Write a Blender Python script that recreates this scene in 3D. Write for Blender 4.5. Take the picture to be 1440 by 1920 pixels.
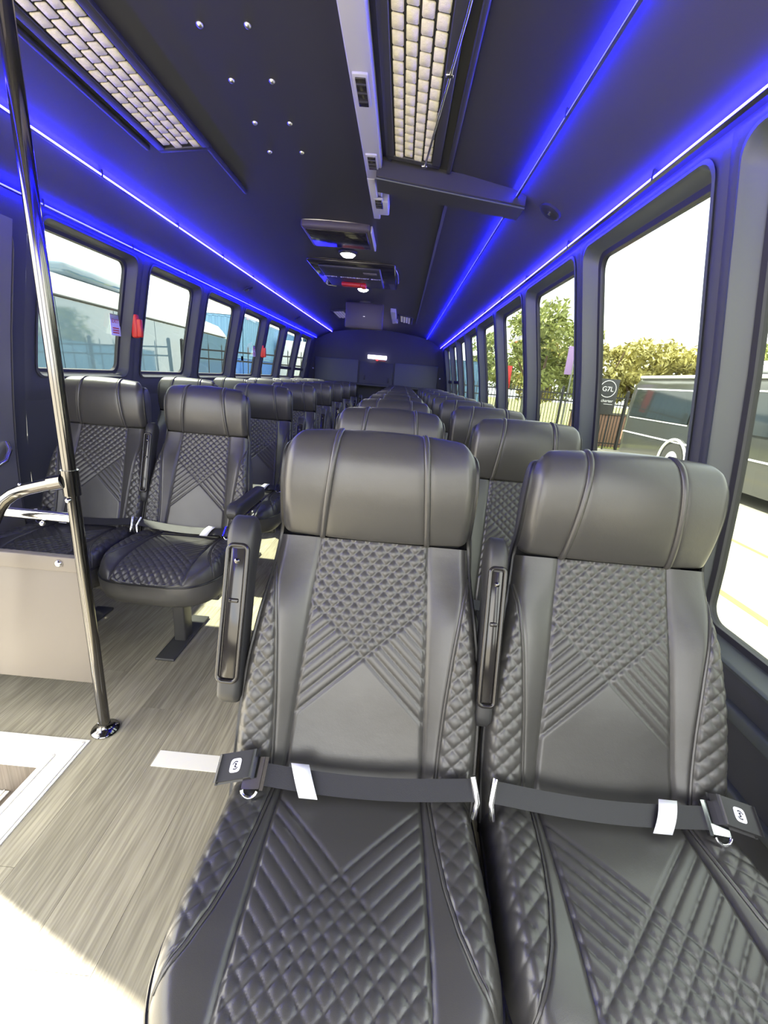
import bpy, bmesh, math, random
import numpy as np
from mathutils import Vector, Matrix

random.seed(7)
scene = bpy.context.scene
for o in list(bpy.data.objects):
    bpy.data.objects.remove(o)

# ------------------------------------------------------------------ camera
CAMH = 1.18                      # eye height over the bus floor, the camera stands at x = y = 0
ROT = ((0.9959100753959969, 0.08918250804817865, -0.014477637340953302),
       (0.040317030665228924, -0.29526295987182355, 0.954564990750273),
       (0.0808557899168551, -0.9512445872571188, -0.2976509305393734))   # rows: world x, y, z in the camera frame
cam_d = bpy.data.cameras.new("camera")
cam_d.sensor_fit = 'VERTICAL'
cam_d.sensor_height = 24.0
cam_d.sensor_width = 18.0
cam_d.lens = 24.0 * 805.0 / 1920.0
cam_d.clip_start = 0.02
cam_d.clip_end = 500.0
cam = bpy.data.objects.new("camera", cam_d)
scene.collection.objects.link(cam)
M = Matrix.Identity(4)
for i in range(3):
    M[i][0] = ROT[i][0]
    M[i][1] = -ROT[i][1]
    M[i][2] = -ROT[i][2]
M[2][3] = CAMH
cam.matrix_world = M
scene.camera = cam

# ------------------------------------------------------------------ view, sky, sun
vs = scene.view_settings
vs.view_transform = 'Standard'
vs.look = 'None'
vs.exposure = 2.9
vs.gamma = 1.0
vs.use_curve_mapping = False
SKY_STRENGTH = 1.0
SUN_STRENGTH = 4.2

world = bpy.data.worlds.new("sky")
scene.world = world
world.use_nodes = True
wn = world.node_tree
wn.nodes.clear()
w_out = wn.nodes.new("ShaderNodeOutputWorld")
w_bg = wn.nodes.new("ShaderNodeBackground")
w_tc = wn.nodes.new("ShaderNodeTexCoord")
w_map = wn.nodes.new("ShaderNodeMapping")
w_map.inputs['Scale'].default_value = (1.0, 1.0, 2.6)
w_no = wn.nodes.new("ShaderNodeTexNoise")
w_no.inputs['Scale'].default_value = 2.3
w_no.inputs['Detail'].default_value = 6.0
w_ra = wn.nodes.new("ShaderNodeValToRGB")
w_ra.color_ramp.elements[0].position = 0.36
w_ra.color_ramp.elements[0].color = (0.74, 0.80, 0.87, 1)
w_ra.color_ramp.elements[1].position = 0.56
w_ra.color_ramp.elements[1].color = (1.0, 0.965, 0.89, 1)
wn.links.new(w_tc.outputs['Generated'], w_map.inputs['Vector'])
wn.links.new(w_map.outputs['Vector'], w_no.inputs['Vector'])
wn.links.new(w_no.outputs['Fac'], w_ra.inputs['Fac'])
wn.links.new(w_ra.outputs['Color'], w_bg.inputs['Color'])
w_bg.inputs['Strength'].default_value = SKY_STRENGTH
wn.links.new(w_bg.outputs['Background'], w_out.inputs['Surface'])

sun_d = bpy.data.lights.new("sun", 'SUN')
sun_d.energy = SUN_STRENGTH
sun_d.angle = math.radians(1.2)
sun_d.color = (1.0, 0.93, 0.80)
sun = bpy.data.objects.new("sun", sun_d)
scene.collection.objects.link(sun)
_e = math.radians(52)
_d = Vector((0.905 * math.cos(_e), -0.425 * math.cos(_e), -math.sin(_e)))
sun.rotation_euler = _d.to_track_quat('-Z', 'Y').to_euler()
sun.location = (-20, 8, 25)

# ------------------------------------------------------------------ helpers
COL = scene.collection
PI = math.pi


def tag(o, label=None, cat=None, group=None, kind=None):
    if label:
        o['label'] = label
    if cat:
        o['category'] = cat
    if group:
        o['group'] = group
    if kind:
        o['kind'] = kind
    return o


def link(name, me, m=None, parent=None):
    o = bpy.data.objects.new(name, me)
    COL.objects.link(o)
    if m is not None and me is not None and len(me.materials) == 0:
        me.materials.append(m)
    if parent is not None:
        o.parent = parent
    return o


def empty(name, loc=(0, 0, 0), rz=0.0, parent=None):
    o = bpy.data.objects.new(name, None)
    o.empty_display_size = 0.05
    COL.objects.link(o)
    o.location = loc
    o.rotation_euler = (0, 0, rz)
    if parent:
        o.parent = parent
    return o


def kids(o):
    return list(o.children)


def copy_tree(o, parent=None):
    c = o.copy()
    COL.objects.link(c)
    if parent is not None:
        c.parent = parent
    for ch in kids(o):
        copy_tree(ch, c)
    return c


class MB:
    """collects shapes and links them as one mesh object"""

    def __init__(self):
        self.v = []
        self.f = []
        self.s = []

    def add(self, vs_, fs_, smooth=False):
        n = len(self.v)
        self.v.extend([tuple(p) for p in vs_])
        for f in fs_:
            self.f.append(tuple(i + n for i in f))
            self.s.append(smooth)
        return self

    def box(self, x0, x1, y0, y1, z0, z1, bev=0.0):
        if bev > 0:
            return self.rbox(x0, x1, y0, y1, z0, z1, bev)
        v = [(x, y, z) for z in (z0, z1) for y in (y0, y1) for x in (x0, x1)]
        return self.add(v, [(0, 2, 3, 1), (4, 5, 7, 6), (0, 1, 5, 4), (2, 6, 7, 3), (0, 4, 6, 2), (1, 3, 7, 5)])

    def rbox(self, x0, x1, y0, y1, z0, z1, b, seg=2):
        bm = bmesh.new()
        bmesh.ops.create_cube(bm, size=1.0)
        for p in bm.verts:
            p.co = Vector(((x0 + x1) / 2 + p.co.x * (x1 - x0), (y0 + y1) / 2 + p.co.y * (y1 - y0), (z0 + z1) / 2 + p.co.z * (z1 - z0)))
        b = min(b, 0.49 * min(x1 - x0, y1 - y0, z1 - z0))
        bmesh.ops.bevel(bm, geom=list(bm.edges), offset=b, segments=seg, profile=0.5, affect='EDGES')
        return self.bm(bm, True)

    def bm(self, bm, smooth=False):
        bm.verts.index_update()
        self.add([p.co[:] for p in bm.verts], [[q.index for q in f.verts] for f in bm.faces], smooth)
        bm.free()
        return self

    def obox(self, c, ax, ay, az):
        c, ax, ay, az = Vector(c), Vector(ax), Vector(ay), Vector(az)
        v = [c + ax * i + ay * j + az * k for k in (-1, 1) for j in (-1, 1) for i in (-1, 1)]
        return self.add([p[:] for p in v], [(0, 2, 3, 1), (4, 5, 7, 6), (0, 1, 5, 4), (2, 6, 7, 3), (0, 4, 6, 2), (1, 3, 7, 5)])

    def tube(self, pts, r, n=10, closed=False, cap=True):
        pts = [Vector(p) for p in pts]
        k = len(pts)
        rs = r if isinstance(r, (list, tuple)) else [r] * k
        rings = []
        up = None
        for i, p in enumerate(pts):
            a = pts[(i - 1) % k] if (closed or i > 0) else pts[i]
            b = pts[(i + 1) % k] if (closed or i < k - 1) else pts[i]
            t = (b - a)
            if t.length < 1e-9:
                t = Vector((0, 0, 1))
            t.normalize()
            if up is None:
                up = Vector((0, 0, 1)) if abs(t.z) < 0.9 else Vector((1, 0, 0))
            s = t.cross(up)
            if s.length < 1e-6:
                s = t.cross(Vector((0, 1, 0)))
            s.normalize()
            up = s.cross(t).normalized()
            rings.append([p + (s * math.cos(2 * PI * j / n) + up * math.sin(2 * PI * j / n)) * rs[i] for j in range(n)])
        v = [q[:] for ring in rings for q in ring]
        f = []
        for i in range(k if closed else k - 1):
            i2 = (i + 1) % k
            for j in range(n):
                j2 = (j + 1) % n
                f.append((i * n + j, i * n + j2, i2 * n + j2, i2 * n + j))
        if cap and not closed:
            f.append(tuple(range(n - 1, -1, -1)))
            f.append(tuple((k - 1) * n + j for j in range(n)))
        return self.add(v, f, True)

    def lathe(self, c, prof, n=20, axis='z'):
        v = []
        for (r, h) in prof:
            for j in range(n):
                a = 2 * PI * j / n
                q = (r * math.cos(a), r * math.sin(a), h)
                if axis == 'x':
                    q = (h, q[0], q[1])
                elif axis == 'y':
                    q = (q[0], h, q[1])
                v.append((c[0] + q[0], c[1] + q[1], c[2] + q[2]))
        f = []
        for i in range(len(prof) - 1):
            for j in range(n):
                j2 = (j + 1) % n
                f.append((i * n + j, i * n + j2, (i + 1) * n + j2, (i + 1) * n + j))
        f.append(tuple(range(n - 1, -1, -1)))
        f.append(tuple((len(prof) - 1) * n + j for j in range(n)))
        return self.add(v, f, True)

    def mesh(self, name, m=None):
        me = bpy.data.meshes.new(name)
        me.from_pydata(self.v, [], self.f)
        me.polygons.foreach_set('use_smooth', self.s)
        if m is not None:
            me.materials.append(m)
        me.update()
        return me

    def build(self, name, m=None, parent=None, sharp=True):
        me = self.mesh(name, m)
        if sharp and any(self.s):
            try:
                me.set_sharp_from_angle(angle=math.radians(50))
            except Exception:
                pass
        return link(name, me, None, parent)


def grid_mesh(name, P, m, flip=False, closed_u=False, sharp=None):
    """P: array rows x cols x 3 -> smooth quad mesh"""
    P = np.asarray(P, dtype=float)
    r, c = P.shape[:2]
    v = P.reshape(-1, 3)
    i = np.arange(r - 1)[:, None] * c
    jn = c if closed_u else c - 1
    j = np.arange(jn)[None, :]
    j2 = (j + 1) % c
    a = i + j
    b = i + j2
    q = np.stack([a, b, b + c, a + c], axis=-1).reshape(-1, 4)
    if flip:
        q = q[:, ::-1]
    me = bpy.data.meshes.new(name)
    me.from_pydata(v.tolist(), [], q.tolist())
    me.polygons.foreach_set('use_smooth', [True] * len(q))
    if sharp:
        me.set_sharp_from_angle(angle=math.radians(sharp))
    if m is not None:
        me.materials.append(m)
    me.update()
    return me


def grid(name, P, m, parent=None, flip=False, closed_u=False, sharp=None):
    return link(name, grid_mesh(name, P, m, flip, closed_u, sharp), None, parent)


# ------------------------------------------------------------------ materials
def mat(name, col, rough=0.5, metal=0.0, spec=0.5, emit=None, estr=0.0, bump=0.0, bscale=200.0, var=0.0, vscale=8.0, coat=0.0):
    m = bpy.data.materials.new(name)
    m.use_nodes = True
    nt = m.node_tree
    b = nt.nodes['Principled BSDF']
    b.inputs['Base Color'].default_value = (*col, 1)
    b.inputs['Roughness'].default_value = rough
    b.inputs['Metallic'].default_value = metal
    b.inputs['Specular IOR Level'].default_value = spec
    b.inputs['Coat Weight'].default_value = coat
    if emit:
        b.inputs['Emission Color'].default_value = (*emit, 1)
        b.inputs['Emission Strength'].default_value = estr
    if bump or var:
        tc = nt.nodes.new('ShaderNodeTexCoord')
        if bump:
            no = nt.nodes.new('ShaderNodeTexNoise')
            no.inputs['Scale'].default_value = bscale
            no.inputs['Detail'].default_value = 3
            nt.links.new(tc.outputs['Object'], no.inputs['Vector'])
            bp = nt.nodes.new('ShaderNodeBump')
            bp.inputs['Strength'].default_value = bump
            bp.inputs['Distance'].default_value = 0.002
            nt.links.new(no.outputs['Fac'], bp.inputs['Height'])
            nt.links.new(bp.outputs['Normal'], b.inputs['Normal'])
        if var:
            n2 = nt.nodes.new('ShaderNodeTexNoise')
            n2.inputs['Scale'].default_value = vscale
            n2.inputs['Detail'].default_value = 4
            nt.links.new(tc.outputs['Object'], n2.inputs['Vector'])
            ra = nt.nodes.new('ShaderNodeValToRGB')
            ra.color_ramp.elements[0].position = 0.3
            ra.color_ramp.elements[1].position = 0.7
            ra.color_ramp.elements[0].color = (*[c * (1 - var) for c in col], 1)
            ra.color_ramp.elements[1].color = (*[min(1, c * (1 + var)) for c in col], 1)
            nt.links.new(n2.outputs['Fac'], ra.inputs['Fac'])
            nt.links.new(ra.outputs['Color'], b.inputs['Base Color'])
    return m


def glass(name, tint, gloss=1.0):
    m = bpy.data.materials.new(name)
    m.use_nodes = True
    nt = m.node_tree
    nt.nodes.clear()
    out = nt.nodes.new('ShaderNodeOutputMaterial')
    tr = nt.nodes.new('ShaderNodeBsdfTransparent')
    tr.inputs['Color'].default_value = (*tint, 1)
    gl = nt.nodes.new('ShaderNodeBsdfGlossy')
    gl.inputs['Roughness'].default_value = 0.02
    lw = nt.nodes.new('ShaderNodeLayerWeight')
    lw.inputs['Blend'].default_value = 0.5
    pw = nt.nodes.new('ShaderNodeMath')
    pw.operation = 'POWER'
    pw.inputs[1].default_value = 4.0
    nt.links.new(lw.outputs['Facing'], pw.inputs[0])
    fr = nt.nodes.new('ShaderNodeMath')
    fr.operation = 'MULTIPLY_ADD'
    fr.inputs[1].default_value = 0.35 * gloss
    fr.inputs[2].default_value = 0.025 * gloss
    nt.links.new(pw.outputs[0], fr.inputs[0])
    mx = nt.nodes.new('ShaderNodeMixShader')
    nt.links.new(fr.outputs[0], mx.inputs['Fac'])
    nt.links.new(tr.outputs['BSDF'], mx.inputs[1])
    nt.links.new(gl.outputs['BSDF'], mx.inputs[2])
    nt.links.new(mx.outputs['Shader'], out.inputs['Surface'])
    return m


def leather(name, col, rough):
    m = mat(name, col, rough, spec=0.68)
    nt = m.node_tree
    b = nt.nodes['Principled BSDF']
    tc = nt.nodes.new('ShaderNodeTexCoord')
    vo = nt.nodes.new('ShaderNodeTexVoronoi')
    vo.inputs['Scale'].default_value = 900
    nt.links.new(tc.outputs['Object'], vo.inputs['Vector'])
    no = nt.nodes.new('ShaderNodeTexNoise')
    no.inputs['Scale'].default_value = 14
    no.inputs['Detail'].default_value = 4
    nt.links.new(tc.outputs['Object'], no.inputs['Vector'])
    bp = nt.nodes.new('ShaderNodeBump')
    bp.inputs['Strength'].default_value = 0.10
    bp.inputs['Distance'].default_value = 0.0008
    nt.links.new(vo.outputs['Distance'], bp.inputs['Height'])
    bp2 = nt.nodes.new('ShaderNodeBump')
    bp2.inputs['Strength'].default_value = 0.12
    bp2.inputs['Distance'].default_value = 0.01
    nt.links.new(no.outputs['Fac'], bp2.inputs['Height'])
    nt.links.new(bp.outputs['Normal'], bp2.inputs['Normal'])
    nt.links.new(bp2.outputs['Normal'], b.inputs['Normal'])
    mr = nt.nodes.new('ShaderNodeMapRange')
    mr.inputs['To Min'].default_value = rough - 0.06
    mr.inputs['To Max'].default_value = rough + 0.08
    nt.links.new(no.outputs['Fac'], mr.inputs['Value'])
    nt.links.new(mr.outputs['Result'], b.inputs['Roughness'])
    return m


def wood(name, dark, light):
    m = mat(name, dark, 0.42, spec=0.45)
    nt = m.node_tree
    b = nt.nodes['Principled BSDF']
    tc = nt.nodes.new('ShaderNodeTexCoord')
    oi = nt.nodes.new('ShaderNodeObjectInfo')
    cx = nt.nodes.new('ShaderNodeCombineXYZ')
    mu = nt.nodes.new('ShaderNodeMath')
    mu.operation = 'MULTIPLY'
    mu.inputs[1].default_value = 37.0
    nt.links.new(oi.outputs['Random'], mu.inputs[0])
    nt.links.new(mu.outputs[0], cx.inputs['X'])
    nt.links.new(mu.outputs[0], cx.inputs['Z'])
    ad = nt.nodes.new('ShaderNodeVectorMath')
    ad.operation = 'ADD'
    nt.links.new(tc.outputs['Object'], ad.inputs[0])
    nt.links.new(cx.outputs[0], ad.inputs[1])
    mp = nt.nodes.new('ShaderNodeMapping')
    mp.inputs['Scale'].default_value = (7.0, 0.9, 1.0)
    nt.links.new(ad.outputs[0], mp.inputs['Vector'])
    n1 = nt.nodes.new('ShaderNodeTexNoise')
    n1.inputs['Scale'].default_value = 2.0
    n1.inputs['Detail'].default_value = 2
    nt.links.new(mp.outputs[0], n1.inputs['Vector'])
    ml = nt.nodes.new('ShaderNodeMath')
    ml.operation = 'MULTIPLY'
    ml.inputs[1].default_value = 42.0
    nt.links.new(n1.outputs['Fac'], ml.inputs[0])
    sn = nt.nodes.new('ShaderNodeMath')
    sn.operation = 'SINE'
    nt.links.new(ml.outputs[0], sn.inputs[0])
    mp2 = nt.nodes.new('ShaderNodeMapping')
    mp2.inputs['Scale'].default_value = (90.0, 3.0, 1.0)
    nt.links.new(ad.outputs[0], mp2.inputs['Vector'])
    n2 = nt.nodes.new('ShaderNodeTexNoise')
    n2.inputs['Scale'].default_value = 2.0
    n2.inputs['Detail'].default_value = 3
    nt.links.new(mp2.outputs[0], n2.inputs['Vector'])
    mm = nt.nodes.new('ShaderNodeMath')
    mm.operation = 'MULTIPLY_ADD'
    mm.inputs[1].default_value = 0.07
    nt.links.new(sn.outputs[0], mm.inputs[0])
    nt.links.new(n2.outputs['Fac'], mm.inputs[2])
    ra = nt.nodes.new('ShaderNodeValToRGB')
    ra.color_ramp.elements[0].position = 0.34
    ra.color_ramp.elements[0].color = (*dark, 1)
    ra.color_ramp.elements[1].position = 0.72
    ra.color_ramp.elements[1].color = (*light, 1)
    nt.links.new(mm.outputs[0], ra.inputs['Fac'])
    hs = nt.nodes.new('ShaderNodeHueSaturation')
    vr = nt.nodes.new('ShaderNodeMapRange')
    vr.inputs['To Min'].default_value = 0.86
    vr.inputs['To Max'].default_value = 1.14
    nt.links.new(oi.outputs['Random'], vr.inputs['Value'])
    nt.links.new(vr.outputs['Result'], hs.inputs['Value'])
    nt.links.new(ra.outputs['Color'], hs.inputs['Color'])
    nt.links.new(hs.outputs['Color'], b.inputs['Base Color'])
    bp = nt.nodes.new('ShaderNodeBump')
    bp.inputs['Strength'].default_value = 0.15
    bp.inputs['Distance'].default_value = 0.002
    nt.links.new(mm.outputs[0], bp.inputs['Height'])
    nt.links.new(bp.outputs['Normal'], b.inputs['Normal'])
    return m


LEATHER = leather('black_leather', (0.050, 0.048, 0.044), 0.33)
LEATHER_SIDE = leather('dark_grey_vinyl', (0.066, 0.065, 0.062), 0.44)
PIPING = mat('piping_black', (0.014, 0.014, 0.015), 0.34)
PLASTIC = mat('black_plastic', (0.034, 0.034, 0.034), 0.45, bump=0.05, bscale=600)
GLOSSBLACK = mat('gloss_black', (0.02, 0.018, 0.017), 0.12, spec=0.6)
WEBBING = mat('belt_webbing', (0.018, 0.018, 0.020), 0.55, bump=0.2, bscale=900)
CHROME = mat('chrome', (0.75, 0.75, 0.76), 0.12, metal=1.0)
DARKCHROME = mat('black_chrome', (0.16, 0.155, 0.15), 0.10, metal=1.0)
WHITE = mat('white_label', (0.80, 0.80, 0.84), 0.5)
INK = mat('dark_print', (0.03, 0.03, 0.05), 0.5)
REDINK = mat('red_print', (0.6, 0.04, 0.03), 0.5)
WALL = mat('wall_grey_panel', (0.062, 0.064, 0.066), 0.5, bump=0.05, bscale=500)
TRIMGREY = mat('window_trim_grey', (0.078, 0.088, 0.084), 0.42)
SEAL = mat('rubber_seal', (0.03, 0.03, 0.034), 0.5)
CEIL = mat('ceiling_vinyl', (0.060, 0.060, 0.066), 0.55, bump=0.08, bscale=700)
CEILDARK = mat('ceiling_dark_vinyl', (0.030, 0.030, 0.034), 0.5, bump=0.08, bscale=700)
REARM = mat('rear_wall_dark', (0.034, 0.036, 0.042), 0.55)
REARP = mat('rear_wall_grey', (0.085, 0.092, 0.10), 0.6)
DUCT = mat('pale_duct_plastic', (0.42, 0.42, 0.45), 0.5)
FILTER = mat('cream_filter', (0.66, 0.62, 0.50), 0.8, bump=0.5, bscale=300, var=0.12, vscale=60)
GRILLE = mat('dark_grille', (0.035, 0.035, 0.04), 0.45)
FLOORBASE = mat('floor_base', (0.10, 0.095, 0.09), 0.6)
WOOD = wood('grey_wood_vinyl', (0.265, 0.242, 0.17), (0.43, 0.395, 0.28))
WHITEVINYL = mat('white_step_vinyl', (0.90, 0.88, 0.77), 0.4)
TREAD = wood('brown_step_vinyl', (0.13, 0.108, 0.085), (0.20, 0.168, 0.135))
TAUPE = mat('taupe_metal_panel', (0.175, 0.155, 0.132), 0.42, spec=0.4)
LED = mat('blue_led', (0.0, 0.0, 0.02), 0.5, emit=(0.020, 0.016, 1.0), estr=17.0)
LEDDIM = mat('blue_led_dim', (0.0, 0.0, 0.02), 0.5, emit=(0.004, 0.004, 1.0), estr=22.0)
LEDWHITE = mat('white_lamp', (0.9, 0.9, 0.9), 0.5, emit=(1.0, 0.97, 0.88), estr=9.0)
EXITLAMP = mat('exit_lamp', (0.9, 0.9, 0.9), 0.5, emit=(0.85, 0.78, 1.0), estr=0.5)
REDLAMP = mat('red_lamp', (0.5, 0.02, 0.02), 0.4, emit=(1.0, 0.05, 0.05), estr=0.6)
RED = mat('red_plastic', (0.62, 0.03, 0.025), 0.35)
MONITOR = mat('monitor_brown_grey', (0.075, 0.064, 0.064), 0.5)
TINT = glass('tinted_glass', (0.655, 0.69, 0.655))
CLEAR = glass('clear_glass', (0.95, 0.97, 0.96))
SCREW = mat('screw_metal', (0.6, 0.6, 0.58), 0.3, metal=1.0)
CONCRETE = mat('concrete', (0.34, 0.32, 0.265), 0.85, bump=0.1, bscale=40, var=0.12, vscale=0.8)
GRASS = mat('dry_grass', (0.30, 0.32, 0.10), 0.9, var=0.4, vscale=1.2)
YELLOW = mat('yellow_paint', (0.80, 0.62, 0.08), 0.7)
BUSBLACK = mat('black_bus_paint', (0.042, 0.043, 0.042), 0.12, spec=0.6)
BUSGLASS = mat('black_bus_glass', (0.02, 0.024, 0.026), 0.06, spec=0.7)
SILVER = mat('silver_paint', (0.50, 0.52, 0.52), 0.25, spec=0.6)
COACHGLASS = mat('coach_blue_glass', (0.10, 0.15, 0.21), 0.04, spec=1.0)
COACHLOW = mat('coach_grey_paint', (0.20, 0.205, 0.20), 0.2, spec=0.6)
FENCEM = mat('fence_black', (0.02, 0.02, 0.022), 0.5)
BLUE1 = mat('container_blue', (0.06, 0.17, 0.52), 0.5, bump=0.1, bscale=20)
BLUE2 = mat('container_pale_blue', (0.14, 0.28, 0.48), 0.5, bump=0.1, bscale=20)
BARK = mat('bark', (0.16, 0.11, 0.075), 0.9, bump=0.4, bscale=60)
LEAFA = mat('leaf_olive', (0.27, 0.30, 0.09), 0.6, var=0.4, vscale=1.5)
LEAFB = mat('leaf_yellow_green', (0.42, 0.38, 0.13), 0.6, var=0.35, vscale=1.5)
RUBBER = mat('tyre', (0.03, 0.03, 0.03), 0.8)
BRICKRED = mat('brick_red_planter', (0.34, 0.20, 0.145), 0.8)
LILAC = mat('lilac_banner', (0.34, 0.22, 0.46), 0.7)

# ------------------------------------------------------------------ the shell of the bus
CX = -0.445                     # centre line of the bus
Y0, Y1 = -1.75, 7.9              # front and rear wall
PZ = [-0.6, 0.0, 0.25, 0.48, 0.73, 1.01, 1.26, 1.45, 1.65, 1.735]
PX = [1.25, 1.255, 1.265, 1.27, 1.258, 1.225, 1.185, 1.145, 1.105, 1.084]


def prof(z):
    return float(np.interp(z, PZ, PX))


def profs(z):                    # smoothed
    return (prof(z - 0.06) + 2 * prof(z) + prof(z + 0.06)) / 4


ZC = 1.735                        # where wall meets cove
FARS = [1.775 + 0.803 * k for k in range(-4, 8)]      # far edges of the panes


def rrect(y0, y1, z0, z1, r, n=6, side=10):
    """rounded rectangle loop of (y, z), counter-clockwise, many points along the sides"""
    pts = []
    cs = [(y1 - r, z0 + r, -PI / 2), (y1 - r, z1 - r, 0), (y0 + r, z1 - r, PI / 2), (y0 + r, z0 + r, PI)]
    ends = []
    for (cy, cz, a0) in cs:
        arc = [(cy + r * math.cos(a0 + PI / 2 * i / n), cz + r * math.sin(a0 + PI / 2 * i / n)) for i in range(n + 1)]
        ends.append(arc)
    for i in range(4):
        pts += ends[i]
        a = ends[i][-1]
        b = ends[(i + 1) % 4][0]
        for k in range(1, side):
            t = k / side
            pts.append((a[0] + (b[0] - a[0]) * t, a[1] + (b[1] - a[1]) * t))
    return pts


def outer_of(p, c, y0, y1, z0, z1, iy0, iy1, iz0, iz1, r):
    """point of the cell border that goes with a point of the hole border"""
    y, z = p
    ty = (y - iy0) / (iy1 - iy0)
    tz = (z - iz0) / (iz1 - iz0)
    u, v = 2 * ty - 1, 2 * tz - 1
    m = max(abs(u), abs(v), 1e-6)
    u, v = u / m, v / m
    return (y0 + (y1 - y0) * (u + 1) / 2, z0 + (z1 - z0) * (v + 1) / 2)


def on_wall(s, y, z, out=0.0):
    return (CX + s * (profs(z) + out), y, z)


def window_cell(mb, s, y0, y1, zb, zt, gy0, gy1, gz0, gz1, r):
    hole = rrect(gy0, gy1, gz0, gz1, r)
    c = ((gy0 + gy1) / 2, (gz0 + gz1) / 2)
    n = len(hole)
    outer = [outer_of(p, c, y0, y1, zb, zt, gy0, gy1, gz0, gz1, r) for p in hole]
    cor = [(y1, zb), (y1, zt), (y0, zt), (y0, zb)]
    for i in range(4):
        outer[i * 16 + 3] = cor[i]
    K = 5
    v, f = [], []
    for k in range(K + 1):
        t = k / K
        for a, b in zip(outer, hole):
            v.append(on_wall(s, a[0] + (b[0] - a[0]) * t, a[1] + (b[1] - a[1]) * t, -0.012 * (1 - abs(2 * t - 1)) * 0.5))
    for k in range(K):
        for i in range(n):
            j = (i + 1) % n
            q = (k * n + i, k * n + j, (k + 1) * n + j, (k + 1) * n + i)
            f.append(q if s > 0 else q[::-1])
    mb.add(v, f, True)
    return hole


def make_window(num, s, hole, bar=None, shrink=0.012, pane_m=None):
    """frame, seal and pane of one window"""
    cy = sum(p[0] for p in hole) / len(hole)
    cz = sum(p[1] for p in hole) / len(hole)
    y0, y1 = min(p[0] for p in hole), max(p[0] for p in hole)
    z0, z1 = min(p[1] for p in hole), max(p[1] for p in hole)
    root = empty('window_%d' % num, on_wall(s, cy, z0))
    tag(root, kind='structure')
    root['label'] = 'bus window with glass in a grey frame'

    def loop(sh, out):
        res = []
        for (y, z) in hole:
            yy = cy + (y - cy) * (1 - 2 * sh / (y1 - y0))
            zz = cz + (z - cz) * (1 - 2 * sh / (z1 - z0))
            res.append(on_wall(s, yy, zz, out))
        return res

    def ringmesh(loops, name, m):
        mb = MB()
        n = len(loops[0])
        v = [p for L in loops for p in L]
        f = []
        for k in range(len(loops) - 1):
            for i in range(n):
                j = (i + 1) % n
                q = (k * n + i, k * n + j, (k + 1) * n + j, (k + 1) * n + i)
                f.append(q if s > 0 else q[::-1])
        mb.add(v, f, True)
        o = mb.build(name, m)
        o.data.transform(Matrix.Translation(-root.location))
        o.parent = root
        return o

    ringmesh([loop(0, 0), loop(-0.004, -0.006), loop(0.004, -0.008), loop(0.010, 0.0), loop(shrink + 0.004, 0.045), loop(shrink + 0.010, 0.05)], 'window_frame', TRIMGREY if s > 0 else WALL)
    ringmesh([loop(shrink + 0.009, 0.044), loop(shrink + 0.024, 0.046), loop(shrink + 0.028, 0.062)], 'rubber_seal', SEAL)
    pane = MB()
    L1, L2 = loop(shrink + 0.016, 0.052), loop(shrink + 0.016, 0.057)
    n = len(L1)
    # strips over the height so that the pane follows the curved wall
    zs = np.linspace(z0 + shrink + 0.014, z1 - shrink - 0.014, 12)
    ya, yb = y0 + shrink + 0.012, y1 - shrink - 0.012
    v, f = [], []
    for out in (0.052, 0.057):
        for z in zs:
            v.append(on_wall(s, ya, z, out))
            v.append(on_wall(s, yb, z, out))
    nz = len(zs)
    for k in range(nz - 1):
        a = 2 * k
        f.append((a, a + 1, a + 3, a + 2))
        b = 2 * nz + 2 * k
        f.append((b, b + 2, b + 3, b + 1))
    pane.add(v, f, True)
    o = pane.build('pane', pane_m or TINT)
    o.data.transform(Matrix.Translation(-root.location))
    o.parent = root
    if bar:
        mb = MB()
        x = CX + s * (profs(bar) + 0.035)
        mb.box(x - 0.015, x + 0.015, y0, y1, bar - 0.02, bar + 0.02, 0.004)
        o = mb.build('slider_bar', SEAL)
        o.data.transform(Matrix.Translation(-root.location))
        o.parent = root
    return root


def wall_strip(mb, s, y0, y1, z0, z1, nz=6, out=0.0):
    zs = np.linspace(z0, z1, nz + 1)
    v, f = [], []
    for z in zs:
        v.append(on_wall(s, y0, z, out))
        v.append(on_wall(s, y1, z, out))
    for k in range(nz):
        a = 2 * k
        q = (a, a + 1, a + 3, a + 2)
        f.append(q if s > 0 else q[::-1])
    mb.add(v, f, True)


wr = MB()
wl = MB()
wnum = 1
holes = []
GB_R, GB_L, GT = 0.605, 1.055, 1.708
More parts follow.
